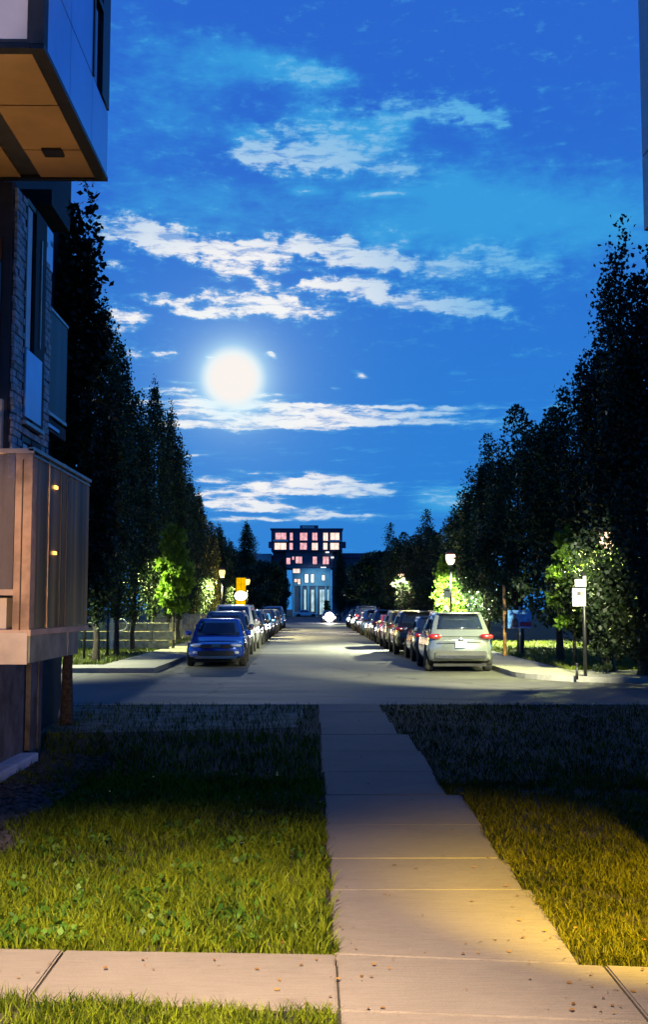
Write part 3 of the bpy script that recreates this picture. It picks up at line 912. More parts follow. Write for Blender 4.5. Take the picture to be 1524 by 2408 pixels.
def grass(name, n, region, hmin, hmax, wid, m, z0=.035, dens=None):
    g = np.random.default_rng(len(name) * 7 + n)
    P = region(g, n)
    clump = np.sin(P[:, 0] * 7.1 + 2.3 * np.sin(P[:, 1] * 3.7)) * np.sin(P[:, 1] * 5.9 + 1.9 * np.sin(P[:, 0] * 4.3)) + .5 * np.sin(P[:, 0] * 19 + P[:, 1] * 13)
    fine = np.sin(P[:, 0] * 41 + 2 * np.sin(P[:, 1] * 23)) * np.sin(P[:, 1] * 37 + 2 * np.sin(P[:, 0] * 29))
    P = P[g.uniform(-1.2, 1.2, len(P)) < clump * .9 + fine * .8 + .35]
    n = len(P)
    a = g.uniform(0, 6.283, n)
    h = g.uniform(hmin, hmax, n) * (.75 + .5 * np.clip(np.sin(P[:, 0] * 2.3 + 1.7 * np.sin(P[:, 1] * 1.1)) * .5 + .5 * np.sin(P[:, 1] * 3.1 + P[:, 0]), -1, 1) * .5 + .2)
    lean = g.uniform(.15, 1.0, n) * h
    la = g.uniform(0, 6.283, n)
    wv = np.stack([np.cos(a), np.sin(a), 0 * a], 1) * (wid * g.uniform(.6, 1.3, n))[:, None]
    lv = np.stack([np.cos(la), np.sin(la), 0 * la], 1)
    b = np.stack([P[:, 0], P[:, 1], np.full(n, z0)], 1)
    mid = b + lv * (lean * .35)[:, None]; mid[:, 2] += h * .62
    tip = b + lv * lean[:, None]; tip[:, 2] += h
    V = np.empty((n, 6, 3))
    V[:, 0] = b - wv; V[:, 1] = b + wv; V[:, 2] = mid + wv * .8; V[:, 3] = mid - wv * .8; V[:, 4] = tip + wv * .12; V[:, 5] = tip - wv * .12
    i = np.arange(n)[:, None] * 6
    Q = np.concatenate([i + np.array([[0, 1, 2, 3]]), i + np.array([[3, 2, 4, 5]])])
    me = np_mesh(name, V.reshape(-1, 3), Q)
    o = link(name, me, m)
    o['kind'] = 'stuff'
    return o


M_GRASS3 = leaf_mat('olive_lawn_grass', (.004, .010, .002), (.092, .096, .007), .10, .04)  # darker, more olive blades than the front lawn
M_GRASS = leaf_mat('lawn_grass', (.004, .014, .002), (.105, .145, .007), .12, .05)


def reg(x0, x1, y0, y1, extra=None, p=1.0):
    def f(g, n):
        u = g.uniform(0, 1, n) ** p
        y = y0 + (y1 - y0) * u
        xa = x0(y) if callable(x0) else x0
        xb = x1(y) if callable(x1) else x1
        x = xa + (xb - xa) * g.uniform(0, 1, n)
        P = np.stack([x, y], 1)
        k = np.ones(n, bool)
        if extra: k = extra(P, g)
        return P[k]
    return f


def not_bed(P, g):
    edge = -2.28 - .06 * (P[:, 1] - 8) + .12 * np.sin(P[:, 1] * 4)
    return ~((P[:, 1] > 7.6 + .25 * np.sin(P[:, 0] * 5)) & (P[:, 1] < 13.6) & (P[:, 0] < edge))


grass('grass', 84000, reg(lambda y: -.34 * y - .4, lambda y: .10 + .03 * np.sin(y * 9), 5.75, 11.5, lambda P, g: not_bed(P, g) & (P[:, 1] > 5.775 - .06 * (P[:, 0] - .12)), 1.35), .025, .125, .0040, M_GRASS)
grass('grass', 24000, reg(lambda y: np.maximum(-.34 * y, -4.6), .09, 11.0, 20.3, lambda P, g: ~((P[:, 0] < -3.2) & (P[:, 1] < 14)) & (g.uniform(0, 1, len(P)) < np.where(P[:, 1] > 15.6, .35, 1)), 1.2), .05, .11, .006, M_GRASS)
grass('grass', 62000, reg(lambda y: np.where(y < 9.2, 1.39, 1.42), lambda y: .36 * y + .5, 5.55, 11.5, lambda P, g: P[:, 1] > ptop_np(P[:, 0]), 1.35) if False else reg(lambda y: np.select([y < 9.1, y < 10.5, y < 12], [1.33 + 0 * y, 1.385 + 0 * y, 1.26 + 0 * y], 1.31) - .015, lambda y: .36 * y + .6, 5.62, 11.5, None, 1.35), .02, .085, .0038, M_GRASS3)
grass('grass', 20000, reg(lambda y: np.select([y < 12, y < 15.5], [1.26 + 0 * y, 1.31 + 0 * y], 1.19), lambda y: np.minimum(.36 * y, 6.0), 11.0, 20.3, None, 1.2), .03, .08, .006, M_GRASS3)
grass('grass', 32000, reg(-2.2, .10, 3.9, lambda y: 5.0, lambda P, g: P[:, 1] < 4.93 - .115 * (P[:, 0] - .12) - .04) if False else reg(-2.2, .10, 3.9, 5.2, lambda P, g: P[:, 1] < 4.97 - .115 * (P[:, 0] - .12)), .03, .085, .0030, M_GRASS)
M_GRASS2 = leaf_mat('street_grass', (.05, .075, .010), (.12, .15, .02), .25)
grass('grass', 26000, reg(-16, -6.25, 33.3, 66, None, 1.4), .06, .13, .016, M_GRASS2, .10)
grass('grass', 16000, reg(7.05, 13, 30.3, 56, None, 1.4), .06, .13, .016, M_GRASS2, .10)

g_ = np.random.default_rng(5)
WP = []
for c in range(150):
    cy = 5.9 + 6 * g_.uniform() ** 1.4
    cx0 = g_.uniform(-.33 * cy, 0.0)
    if cx0 < -2.1 and cy > 7.4: continue
    for q in range(int(g_.integers(14, 46))):
        WP.append((min(.09, cx0 + g_.normal() * .07), max(5.95, cy + g_.normal() * .07), .05 + abs(g_.normal()) * .03))
V, Q = leaf_quads(np.array(WP), .045, .2)
link('weeds', np_mesh('weeds', V, Q), leaf_mat('clover_leaf', (.012, .045, .006), (.05, .12, .012), .2, .15))['kind'] = 'stuff'
g_ = np.random.default_rng(77)
LP = []
while len(LP) < 420:
    x, y = g_.uniform(-2.0, 2.4), 4.9 + 13 * g_.uniform() ** 1.7
    edge = min(abs(x - .12), abs(x - 1.33), abs(y - 5.8) * .6)
    if g_.uniform() < math.exp(-edge * 5) + .06: LP.append((x, y, .066 if .12 < x < 1.3 or y < 5.7 else .085))
V, Q = leaf_quads(np.array(LP), .030, 0)
V = V.reshape(-1, 4, 3); V[:, :, 2] = V[:, :1, 2] + (V[:, :, 2] - V[:, :1, 2]) * .25 + .004; V = V.reshape(-1, 3)
link('fallen_leaves', np_mesh('fallen_leaves', V, Q), leaf_mat('dry_leaf', (.05, .025, .008), (.20, .12, .03), .1, .1))['kind'] = 'stuff'

# ------------------------------------------------------------------ street lamps and other furniture


def add_light(name, parent, loc, watts, col, rad=.12, typ='POINT', spot=None, blend=.5, rot=None):
    l = bpy.data.lights.new(name, typ)
    l.energy = watts; l.color = col; l.shadow_soft_size = rad
    if typ == 'SPOT': l.spot_size = R(spot); l.spot_blend = blend
    o = bpy.data.objects.new(name, l)
    COL.objects.link(o)
    o.parent = parent; o.location = loc
    if rot: o.rotation_euler = rot
    return o




def aim(fr, to):
    return (Vector(to) - Vector(fr)).to_track_quat('-Z', 'Y').to_euler()


def globe_mat(name, col, s):
    m = emat(name, col, s)
    t = NT(m.node_tree)
    e = [n for n in m.node_tree.nodes if n.type == 'EMISSION'][0]
    tr = t.n('ShaderNodeBsdfTransparent')
    mx = t.n('ShaderNodeMixShader'); mx.inputs[0].default_value = .45
    m.node_tree.links.new(tr.outputs[0], mx.inputs[1]); m.node_tree.links.new(e.outputs[0], mx.inputs[2])
    m.node_tree.links.new(mx.outputs[0], m.node_tree.nodes['Material Output'].inputs[0])
    return m


M_GLOBE = globe_mat('lit_globe', (1.0, .62, .40), 5)
M_GLOBEY = globe_mat('lit_globe_yellow', (1.0, .75, .18), 4)
M_CAP = mat('lamp_cap_copper', (.30, .07, .035), .5, .4)


def street_lamp(x, y, h, watts, col, label, globe=M_GLOBE, z=.1, s=1.0, cone=158, point=0):
    o = empty('street_lamp', (x, y, z), 0, label, 'street lamp', 'street lamps along the pavements')
    lathe('base', [(.16, 0), (.16, .12), (.11, .2), (.09, .75), (.06, .85)], M_BLACK, o, 14)
    tube('pole', [(0, 0, .8), (0, 0, h - .42)], [.055, .042], M_BLACK, o)
    lathe('fitting', [(.05, h - .46), (.10, h - .42), (.12, h - .36), (.12, h - .34)], M_BLACK, o, 14)
    lathe('globe', [(.10 * s, h - .34), (.17 * s, h - .26), (.215 * s, h - .10), (.22 * s, h + .02), (.20 * s, h + .10)], globe, o, 18)
    lathe('cap', [(.215 * s, h + .102), (.235 * s, h + .13), (.19 * s, h + .2), (.08 * s, h + .26), (.02, h + .30)], M_CAP, o, 18)
    if watts: add_light('lamp_light', o, (0, 0, h - .10), watts, col, .10, 'SPOT', cone, .5)
    if point: add_light('lamp_light', o, (0, 0, h + .0), point, col, .10)
    return o


WARM = (1.0, .86, .56)
LGREEN = (.97, 1.0, .62)
street_lamp(6.25, 50, 4.0, 76000, LGREEN, 'lit globe street lamp in front of the bright green cone-shaped tree')
street_lamp(6.35, 79, 4.0, 62000, WARM, 'lit globe street lamp farther along the silver car side')
street_lamp(-8.35, 46.3, 4.2, 15000, (.95, 1.0, .40), 'street lamp hidden between the dark columnar trunks beside the lime green young tree', cone=170)
street_lamp(-5.55, 68, 3.9, 44000, (1, .9, .4), 'street lamp glowing yellow through leaves along the sedan row', M_GLOBEY, s=.8)
street_lamp(-5.3, 90, 3.9, 30000, (1, .85, .35), 'lit street lamp beside the glowing yellow sign', M_GLOBEY)
street_lamp(7.3, 112, 3.6, 24000, (.95, 1, .45), 'farthest street lamp lighting the foot of the round tree')
# two lamps just outside the view light the crossing
street_lamp(7.9, 29.5, 3.6, 6500, (.95, 1.0, .32), 'street lamp standing between the black corner trees beside the crossing', cone=165)
cl_ = street_lamp(6.2, 18.4, 6.0, 0, LGREEN, 'tall shielded street lamp on the near lawn by the crossing', z=.04)
add_light('lamp_light', cl_, (.1, .1, 5.55), 16000, (1, .97, .8), .06, 'SPOT', 8, .6, aim((6.2, 18.4, 5.6), (7.2, 38.2, 1.3)))  # added narrow beam that brightens the blue board
add_light('lamp_light', cl_, (-.1, .1, 5.55), 38000, (1.0, .97, .62), .10, 'SPOT', 41, .7, aim((6.2, 18.4, 6.0), (3.7, 31.9, 0)))
street_lamp(-9.8, 33.0, 4.8, 15000, LGREEN, 'street lamp hidden behind the near building beside the crossing', cone=120)

# lamps behind the viewer: the warm light on the lawn, path and balcony
pl = empty('path_lamp', (-1.2, -2.4, .035), 0, 'path lamp with warm lantern behind the viewer by the verge', 'lamp')
lathe('base', [(.12, 0), (.12, .1), (.07, .16)], M_BLACK, pl)
tube('pole', [(0, 0, .15), (0, 0, 5.75)], [.06, .04], M_BLACK, pl)
lathe('lantern', [(.05, 5.75), (.16, 5.8), (.2, 6.05), (.1, 6.12)], M_GLOBE, pl)


add_light('lamp_light', pl, (.1, .1, 6.3), 42000, (1.0, .66, .39), .12, 'SPOT', 42, .9, aim((-1.1, -2.3, 6.3), (-1.15, 3.5, 0)))
gs = empty('added_spotlight', (-1.0, 1.2, .035), 0, 'small added spotlight aimed at the glazed balcony', 'lamp')  # unseen spotlight added to light the balcony and the overhang front
tube('stake', [(0, 0, -.1), (0, 0, .5)], .02, M_BLACK, gs)
lathe('housing', [(.03, .5), (.08, .54), (.09, .66), (.07, .7)], M_BLACK, gs)
add_light('lamp_light', gs, (0, .06, .85), 2900, (1.0, .60, .30), .06, 'SPOT', 23, .5, aim((-1.0, 1.2, .85), (-2.9, 9.2, 1.65)))
add_light('lamp_light', gs, (.1, .06, .85), 2600, (1.0, .72, .5), .06, 'SPOT', 17, .5, aim((-1.0, 1.2, .85), (-3.6, 9.1, 7.9)))
p2 = empty('added_lamp', (2.30, 3.6, 0), 0, 'yellow lamp on the added shade wall beside the path', 'lamp')  # unseen lamp placed to give the yellow patch on the side lawn
box('bracket', -.10, .02, -.05, .05, 2.35, 2.41, M_BLACK, p2)
lathe('lantern', [(.03, 0), (.06, .03), (.07, .16), (.03, .2)], M_GLOBEY, p2, loc=(-.16, 0, 2.30))
add_light('lamp_light', p2, (-.16, 0, 2.18), 5600, (1.0, .60, .05), .06, 'SPOT', 40, .9, aim((0, 0, 2.2), (-.42, 3.1, 0)))

# corner no-parking sign
M_SIGN = mat('sign_face', (.30, .30, .33), .5, var=.08)
sp = empty('sign_post', (6.70, 27.3, .12), 0, 'black corner post with white prohibition sign beside the kerb', 'sign')
tube('pole', [(0, 0, -.1), (0, 0, 2.55)], .045, M_BLACK, sp)
pb = box('sign_board', -.30, .03, -.065, -.05, 1.72, 2.16, M_SIGN, sp, .004)
bm = bmesh.new()
bmesh.ops.create_circle(bm, segments=28, radius=.105)
ring = bm.verts[:]
inner = [bm.verts.new(v.co * .68) for v in ring]
for i in range(28): bm.faces.new((ring[i], ring[(i + 1) % 28], inner[(i + 1) % 28], inner[i]))
for v in bm.verts: v.co = Vector((v.co.x - .135, -.0665, v.co.y + 2.03))
obj('red_ring', bm, mat('sign_red', (.45, .03, .04), .5, var=.05), pb)
box('symbol', -.185, -.085, -.070, -.066, 1.985, 2.075, M_BLACK, pb)
box('text_bar', -.25, -.03, -.070, -.066, 1.76, 1.785, mat('sign_green_grey', (.10, .16, .15), .5), pb)
b2 = box('small_sign', -.23, -.03, -.062, -.05, 2.20, 2.38, M_SIGN, sp)
b3 = box('small_sign', -.03, .05, -.066, -.055, 2.2, 2.46, M_SIGN, sp)
st = empty('bollard', (6.42, 27.0, .12), 0, 'short dark stub post beside the corner sign post', 'bollard')
tube('post', [(0, 0, -.05), (0, 0, .30)], .032, M_BLACK, st)
lathe('cap', [(.036, .30), (.04, .32), (.02, .35)], M_BLACK, st)
# sign on the globe lamp's pole
ls = empty('parking_sign', (6.25, 50, 0), 0, 'white parking sign strapped to the globe street lamp pole', 'sign')
bd = box('board', -.34, -.04, -.085, -.07, 2.25, 2.68, M_WHITE, ls, .004)
box('text_bar', -.30, -.08, -.090, -.086, 2.54, 2.60, M_DARK, bd)
box('bracket', -.06, .06, -.075, -.045, 2.42, 2.46, M_STEEL, ls)
# blue property board with a figure
bb = empty('notice_board', (7.15, 38.2, .1), 0, 'blue advertising board with dark figure and red band on a post', 'sign')
tube('post', [(.0, .04, -.1), (.0, .04, 1.75)], .035, M_STEEL, bb)
pn = box('panel', -.42, .40, -.02, .02, 1.02, 1.62, mat('board_blue', (.06, .34, .86), .5, var=.2, nscale=5), bb)
bm = bmesh.new()
sil = [(-.33, 1.03), (-.30, 1.20), (-.26, 1.32), (-.20, 1.36), (-.235, 1.42), (-.225, 1.50), (-.18, 1.535), (-.135, 1.50), (-.125, 1.42), (-.155, 1.36), (-.09, 1.32), (-.05, 1.18), (-.04, 1.03)]
f = bm.faces.new([bm.verts.new((x, -.0225, z_)) for x, z_ in sil])
obj('figure_print', bm, mat('board_navy', (.012, .02, .09), .5), pn)
box('red_band', -.02, .395, -.0235, -.021, 1.06, 1.22, mat('board_red', (.20, .03, .12), .5), pn)
box('lower_strip', -.42, .40, -.024, .02, 1.0, 1.018, M_WHITE, bb)
wp = empty('timber_post', (6.75, 39.0, .1), 0, 'tall timber post with orange lamplight painted on beside the blue advertising board', 'post')
tube('shaft', [(0, 0, -.1), (.01, 0, 1.2), (0, 0, 2.5)], [.07, .06, .05], mat('lamplit_timber', (.42, .22, .06), .7, var=.3, nscale=9), wp)  # orange lamplight is put into the post's colour
tube('band', [(0, 0, 1.0), (0, 0, 1.06)], .075, M_STEEL, wp)
# glowing yellow beacon sign
yb = empty('warning_beacon', (-4.9, 76, .1), 0, 'glowing yellow board with a round white warning light', 'sign')
tube('post', [(0, .08, -.1), (0, .08, 3.7)], .05, M_BLACK, yb)
M_YEL = emat('beacon_yellow', (1.0, .52, .0), 1.1, .25, 4)
for x0, x1 in ((-.32, -.012), (.012, .32)):
    box('board', x0, x1, -.02, .02, 2.65, 3.75, M_YEL, yb)
    box('lower_board', x0, x1, -.02, .02, 1.9, 2.35, M_YEL, yb)
lt = lathe('warning_light', [(.05, -.12), (.34, -.08), (.42, 0), (.34, .08), (.05, .12)], emat('beacon_white', (1, .93, .8), 14), yb, 20)
lt.rotation_euler = (R(90), 0, 0); lt.location = (0, -.14, 2.52); lt.scale = (1, .75, 1)
add_light('lamp_light', yb, (.1, -.7, 2.5), 1600, (1.0, .55, .12), .2)

# low boarded fence, garden walls and posts on the sedan side
M_FENCE = mat('fence_board', (.42, .36, .22), .7, var=.2, nscale=4)
fe = empty('garden_fence', (-8.6, 52, .1), 0, 'low boarded garden fence lit yellow behind the lawn', 'fence')
for r_, (z0, z1) in enumerate(((.06, .44), (.48, .80), (.84, 1.0))):
    for k in range(6):
        x0 = -2.2 + k * .74
        box('board', x0, x0 + .71, -.03, .03, z0, z1, M_FENCE, fe)
for k in range(7):
    box('post', -2.235 + k * .74, -2.195 + k * .74, -.05, .05, 0, 1.1, M_BLACK, fe)
fe2 = empty('garden_fence', (-7.35, 62, .1), 0, 'pale boarded fence between the far tree trunks beside the sedan', 'fence')
for k in range(9):
    box('board', -1.5 + k * .33, -1.5 + k * .33 + .30, -.03, .03, .05, 1.35 + .03 * (k % 2), M_FENCE, fe2)
box('rail', -1.5, 1.45, .032, .07, .4, .5, M_FENCE, fe2)
box('rail', -1.5, 1.45, .032, .07, 1.0, 1.1, M_FENCE, fe2)
gwl = empty('garden_wall', (-8.6, 46, .1), 0, 'low grey garden wall behind the slim trunks by the near building', 'wall')
for k in range(7):
    for r_ in range(3):
        x0 = -3.6 + k * .9 + (.2 if r_ % 2 else 0)
        box('block', x0, x0 + .88, -.12, .12, .02 + r_ * .36, .02 + r_ * .36 + .34, mat('wall_block', (.30, .30, .24), .85, var=.2), gwl, .015)
gp = empty('gate_post', (-8.15, 45.2, .1), 0, 'white gate post with a scrolled bracket on the lawn', 'post')
box('shaft', -.05, .05, -.05, .05, 0, 1.35, M_WHITE, gp)
tube('scroll', [(.05, 0, 1.2)] + [(.38 + .24 * math.cos(t), 0, 1.0 + .24 * math.sin(t)) for t in np.linspace(2.3, -3.6, 16)], .028, M_WHITE, gp, 8)
for i, (x, y) in enumerate(((-7.55, 36.9), (-6.05, 37.6), (-7.15, 38.9))):
    if i == 1: continue
    pp = empty('slim_post', (x, y, .1), 0, ['slim dark post on the lawn nearest the near building', '', 'slim dark post on the lawn before the white gate post'][i], 'post', 'slim posts on the lawn')
    tube('shaft', [(0, 0, -.1), (0, 0, 1.9)], .045, M_BLACK, pp)
    lathe('cap', [(.05, 1.9), (.055, 1.93), (.02, 1.97)], M_BLACK, pp)

# boulders by the slim tree
for i, x, y, s in ((0, -4.2, 17.5, .22), (2, -4.4, 18.9, .32)):
    bm = bmesh.new()
    bmesh.ops.create_icosphere(bm, subdivisions=2, radius=1)
    g_ = random.Random(i)
    for v in bm.verts: v.co = Vector((v.co.x * s * 1.2, v.co.y * s, v.co.z * s * .8)) * g_.uniform(.82, 1.12)
    o = obj('boulder', bm, mat('boulder_stone', (.20, .19, .18), .9, var=.3, nscale=8, bump=.6))
    o.location = (x, y, .03 + s * .45)
    setp(o, ['small pale boulder right behind the slim black tree', 'small boulder beside the slim tree on the path side', 'larger pale boulder farther behind the slim tree near the street'][i], 'boulder', 'boulders round the slim tree')

# ------------------------------------------------------------------ cars
CM = {}


def paint(name, col, metal=.35, rough=.28):
    return mat('paint_' + name, col, rough, metal, var=.04, nscale=2, coat=1.0, spec=.6)


M_TYRE = mat('tyre_rubber', (.014, .014, .015), .85)
M_RIM = mat('alloy_rim', (.42, .43, .45), .3, .9)
M_CGLASS = mat('car_glass', (.012, .018, .035), .04, spec=.9, var=.1)
M_LENS = mat('headlight_lens', (.85, .86, .88), .15, .15, spec=1.0, var=.05, coat=1)
M_TAIL = mat('tail_lens', (.20, .008, .008), .15, spec=.8, coat=1)
M_CHROME = mat('chrome', (.8, .8, .82), .12, 1.0, var=.02)
M_PLATE = mat('plate_white', (.72, .74, .78), .5, var=.08, nscale=18)

SPEC = {   # L, W, H, belt, cowl y, rear base y, roof front y, roof rear y, bonnet z at nose, deck fall
    'sedan': (4.5, 1.80, 1.45, .93, 1.15, 4.05, 1.95, 3.25, .70, .18),
    'hatch': (4.1, 1.76, 1.50, .97, .98, 3.96, 1.80, 3.55, .72, .12),
    'suv': (4.6, 1.86, 1.66, 1.06, 1.12, 4.50, 1.90, 4.05, .84, .10),
    'van': (4.95, 1.96, 1.92, 1.12, .80, 4.90, 1.60, 4.72, .88, .05),
}


def catmull(xs_, ys_, q):
    out = []
    for x in q:
        i = 0
        while i < len(xs_) - 2 and x > xs_[i + 1]: i += 1
        x0, x1 = xs_[i], xs_[i + 1]
        t = (x - x0) / (x1 - x0)
        p = [ys_[max(i - 1, 0)], ys_[i], ys_[i + 1], ys_[min(i + 2, len(ys_) - 1)]]
        out.append(.5 * (2 * p[1] + (-p[0] + p[2]) * t + (2 * p[0] - 5 * p[1] + 4 * p[2] - p[3]) * t * t + (-p[0] + 3 * p[1] - 3 * p[2] + p[3]) * t ** 3))
    return out


def car_meshes(kind):
    if kind in CM: return CM[kind]
    L, Wd, H, belt, cowl, rear, rf, rr, nose, fall = SPEC[kind]
    hw = Wd / 2
    D = {}
    # lower body
    fx = [0, .025, .07, .15, cowl / L + .02, .45, .75, .90, .965, 1.0]
    wdt = [.70, .88, .955, .985, 1, 1, 1, .985, .93, .82]
    zb = [.40, .31, .27, .25, .25, .25, .25, .28, .33, .42]
    zt = [nose - .14, nose - .02, nose + .03, nose + .075, belt - .02, belt, belt + .02, belt + .01, belt - fall * .5, belt - fall - .06]
    q = sorted(set(list(np.linspace(0, 1, 34)) + [.012, .03, .985, .995]))
    w_, b_, t_ = catmull(fx, wdt, q), catmull(fx, zb, q), catmull(fx, zt, q)
    half = [(0, 0), (.55, 0), (.84, .0), (.95, .07), (.985, .22), (1.0, .42), (.995, .58), (.965, .66), (.955, .80), (.93, .92), (.86, .985), (.6, 1.01), (0, 1.03)]
    ringp = half + [(-x, z_) for x, z_ in half[-2:0:-1]]
    bm = bmesh.new()
    rings = []
    for f_, ww, bb_, tt_ in zip(q, w_, b_, t_):
        bow = .0
        rings.append([bm.verts.new((x * hw * ww, f_ * L + (.16 * (abs(x)) ** 2.5 * (1 - f_ / .08) if f_ < .08 else 0) - (.12 * abs(x) ** 2.5 * (f_ - .93) / .07 if f_ > .93 else 0), bb_ + z_ * (tt_ - bb_))) for x, z_ in ringp])
    n = len(ringp)
    for a, b in zip(rings, rings[1:]):
        for k in range(n): bm.faces.new((a[k], a[(k + 1) % n], b[(k + 1) % n], b[k]))
    bm.faces.new(rings[0][::-1]); bm.faces.new(rings[-1])
    bmesh.ops.recalc_face_normals(bm, faces=bm.faces[:])
    # cabin
    def outline(t):
        yf = cowl + (rf - cowl) * t
        yr = rear + (rr - rear) * t
        ws = hw * (.93 - .175 * t - .03 * t * t)
        return yf, yr, ws
    z0, z1 = belt - .05, H - .03
    def G(face, s, t, off=0.0):
        yf, yr, ws = outline(t)
        z_ = z0 + (z1 - z0) * t
        if face == 'f':
            x = (-1 + 2 * s) * ws * .96
            return Vector((x, yf + .10 * (x / ws) ** 2 - off, z_ + off * .5))
        if face == 'r':
            x = (-1 + 2 * s) * ws * .95
            return Vector((x, yr - .08 * (x / ws) ** 2 + off, z_ + off * .3))
        y = yf + .11 + (yr - yf - .20) * s
        bulge = 1 - .035 * (2 * s - 1) ** 2
        return Vector(((ws * bulge + off) * (1 if face == 'R' else -1), y, z_ + off * .15))
    def ringof(t):
        return ([G('f', s, t) for s in np.linspace(0, 1, 9)] + [G('R', s, t) for s in np.linspace(0, 1, 10)] +
                [G('r', s, t) for s in np.linspace(1, 0, 9)] + [G('L', s, t) for s in np.linspace(1, 0, 10)])
    rs = [[bm.verts.new(p) for p in ringof(t)] for t in (0, .25, .5, .75, .92, 1.0)]
    top = ringof(1.0)
    c = sum(top, Vector()) / len(top)
    for k, up in ((.93, .022), (.72, .034), (.35, .04)):
        rs.append([bm.verts.new(Vector((c.x + (p.x - c.x) * k, c.y + (p.y - c.y) * (k * .5 + .5 * (k if k < .8 else .97)), p.z + up))) for p in top])
    m_ = len(rs[0])
    for a, b in zip(rs, rs[1:]):
        for k in range(m_): bm.faces.new((a[k], a[(k + 1) % m_], b[(k + 1) % m_], b[k]))
    bm.faces.new(rs[-1])
    bmesh.ops.recalc_face_normals(bm, faces=bm.faces[:])
    me = bpy.data.meshes.new('body'); bm.to_mesh(me); bm.free(); me.shade_smooth()
    D['body'] = me
    def patch(name, face, s0, s1, t0, t1, off=.012, skew=0.0, n1=8, n2=5):
        bm = bmesh.new()
        grid = []
        for j in range(n2 + 1):
            t = t0 + (t1 - t0) * j / n2
            grid.append([bm.verts.new(G(face, s0 + (s1 - s0) * i / n1 + skew * (t - t0), t, off)) for i in range(n1 + 1)])
        for a, b in zip(grid, grid[1:]):
            for i in range(n1): bm.faces.new((a[i], a[i + 1], b[i + 1], b[i]))
        # rim gives the pane thickness
        ex = bmesh.ops.extrude_face_region(bm, geom=bm.faces[:])
        for v in [e for e in ex['geom'] if isinstance(e, bmesh.types.BMVert)]:
            v.co = v.co + (Vector((0, (L / 2), .8)) - v.co).normalized() * .02
        bmesh.ops.recalc_face_normals(bm, faces=bm.faces[:])
        me = bpy.data.meshes.new(name); bm.to_mesh(me); bm.free(); me.shade_smooth()
        return me
    D['windshield'] = patch('windshield', 'f', .06, .94, .12, .93)
    D['rear_window'] = patch('rear_window', 'r', .08, .92, (.30 if kind != 'sedan' else .12), .92)
    for sd in 'LR':
        D['side1' + sd] = patch('side_window', sd, .07, .46, .14, .88, .010, .0)
        D['side2' + sd] = patch('side_window', sd, .49, .80, .14, .88, .010)
        D['side3' + sd] = patch('side_window', sd, .83, .95, .22, .82, .010)
    # wheel
    bm = bmesh.new()
    rw = .345 if kind in ('suv', 'van') else .32
    prof = [(rw - .11, -.10), (rw - .04, -.115), (rw, -.08), (rw, .08), (rw - .04, .115), (rw - .11, .10)]
    nn = 24
    rg = [[bm.verts.new((x_, r_ * math.cos(2 * math.pi * k / nn), r_ * math.sin(2 * math.pi * k / nn))) for k in range(nn)] for r_, x_ in prof]
    for a, b in zip(rg, rg[1:] + rg[:1]):
        for k in range(nn): bm.faces.new((a[k], a[(k + 1) % nn], b[(k + 1) % nn], b[k]))
    bmesh.ops.recalc_face_normals(bm, faces=bm.faces[:])
    me = bpy.data.meshes.new('tyre'); bm.to_mesh(me); bm.free(); me.shade_smooth()
    D['tyre'] = me
    bm = bmesh.new()
    bmesh.ops.create_cone(bm, cap_ends=True, segments=24, radius1=rw - .105, radius2=rw - .105, depth=.12, matrix=Matrix.Rotation(R(90), 4, 'Y'))
    for k in range(5):
        a = k * 2 * math.pi / 5
        for sgn in (-1, 1):
            b2_ = bmesh.new(); bx(b2_, -.012, .012, -.026, .026, .03, rw - .115)
            b2_.transform(Matrix.Translation((sgn * .07, 0, 0)) @ Matrix.Rotation(a, 4, 'X'))
            tmp = bpy.data.meshes.new('t'); b2_.to_mesh(tmp); b2_.free(); bm.from_mesh(tmp); bpy.data.meshes.remove(tmp)
    me = bpy.data.meshes.new('rim'); bm.to_mesh(me); bm.free()
    D['rim'] = me
    bm = bmesh.new()
    for sd in (1,):
        va = []
        for xx in (hw * .6, hw * .99 + .012):
            va.append([bm.verts.new((sd * xx, (rw + .055) * math.cos(a), (rw + .055) * math.sin(a))) for a in np.linspace(-.35, math.pi + .35, 20)])
        for k in range(19): bm.faces.new((va[0][k], va[0][k + 1], va[1][k + 1], va[1][k]))
        bm.faces.new(va[1]); bm.faces.new(va[0][::-1])
    bmesh.ops.recalc_face_normals(bm, faces=bm.faces[:])
    me = bpy.data.meshes.new('wheel_arch'); bm.to_mesh(me); bm.free()
    D['wheel_arch'] = me
    def ell(name, sx2, sy2, sz2, p=2.6):
        bm = bmesh.new()
        bmesh.ops.create_uvsphere(bm, u_segments=14, v_segments=9, radius=1)
        for v in bm.verts:
            c_ = v.co
            k = 1 / max(1e-6, (abs(c_.x) ** p + abs(c_.y) ** p + abs(c_.z) ** p) ** (1 / p))
            v.co = Vector((c_.x * k * sx2, c_.y * k * sy2, c_.z * k * sz2))
        me = bpy.data.meshes.new(name); bm.to_mesh(me); bm.free(); me.shade_smooth()
        return me
    D['headlight'] = ell('headlight', .20, .19, .062, 2.2)
    D['fog_light'] = ell('fog_light', .07, .03, .04)
    D['spoiler'] = ell('spoiler', hw * .66, .13, .03, 4)
    D['emblem'] = ell('emblem', .07, .012, .04)
    D['taillight'] = ell('taillight', (.15 if kind != 'suv' else .19), .085, (.085 if kind == 'sedan' else .075 if kind != 'van' else .20), 2.8)
    D['mirror'] = ell('mirror', .10, .07, .075)
    D['bumper_lip'] = ell('bumper_lip', hw * .80, .10, .05, 4)
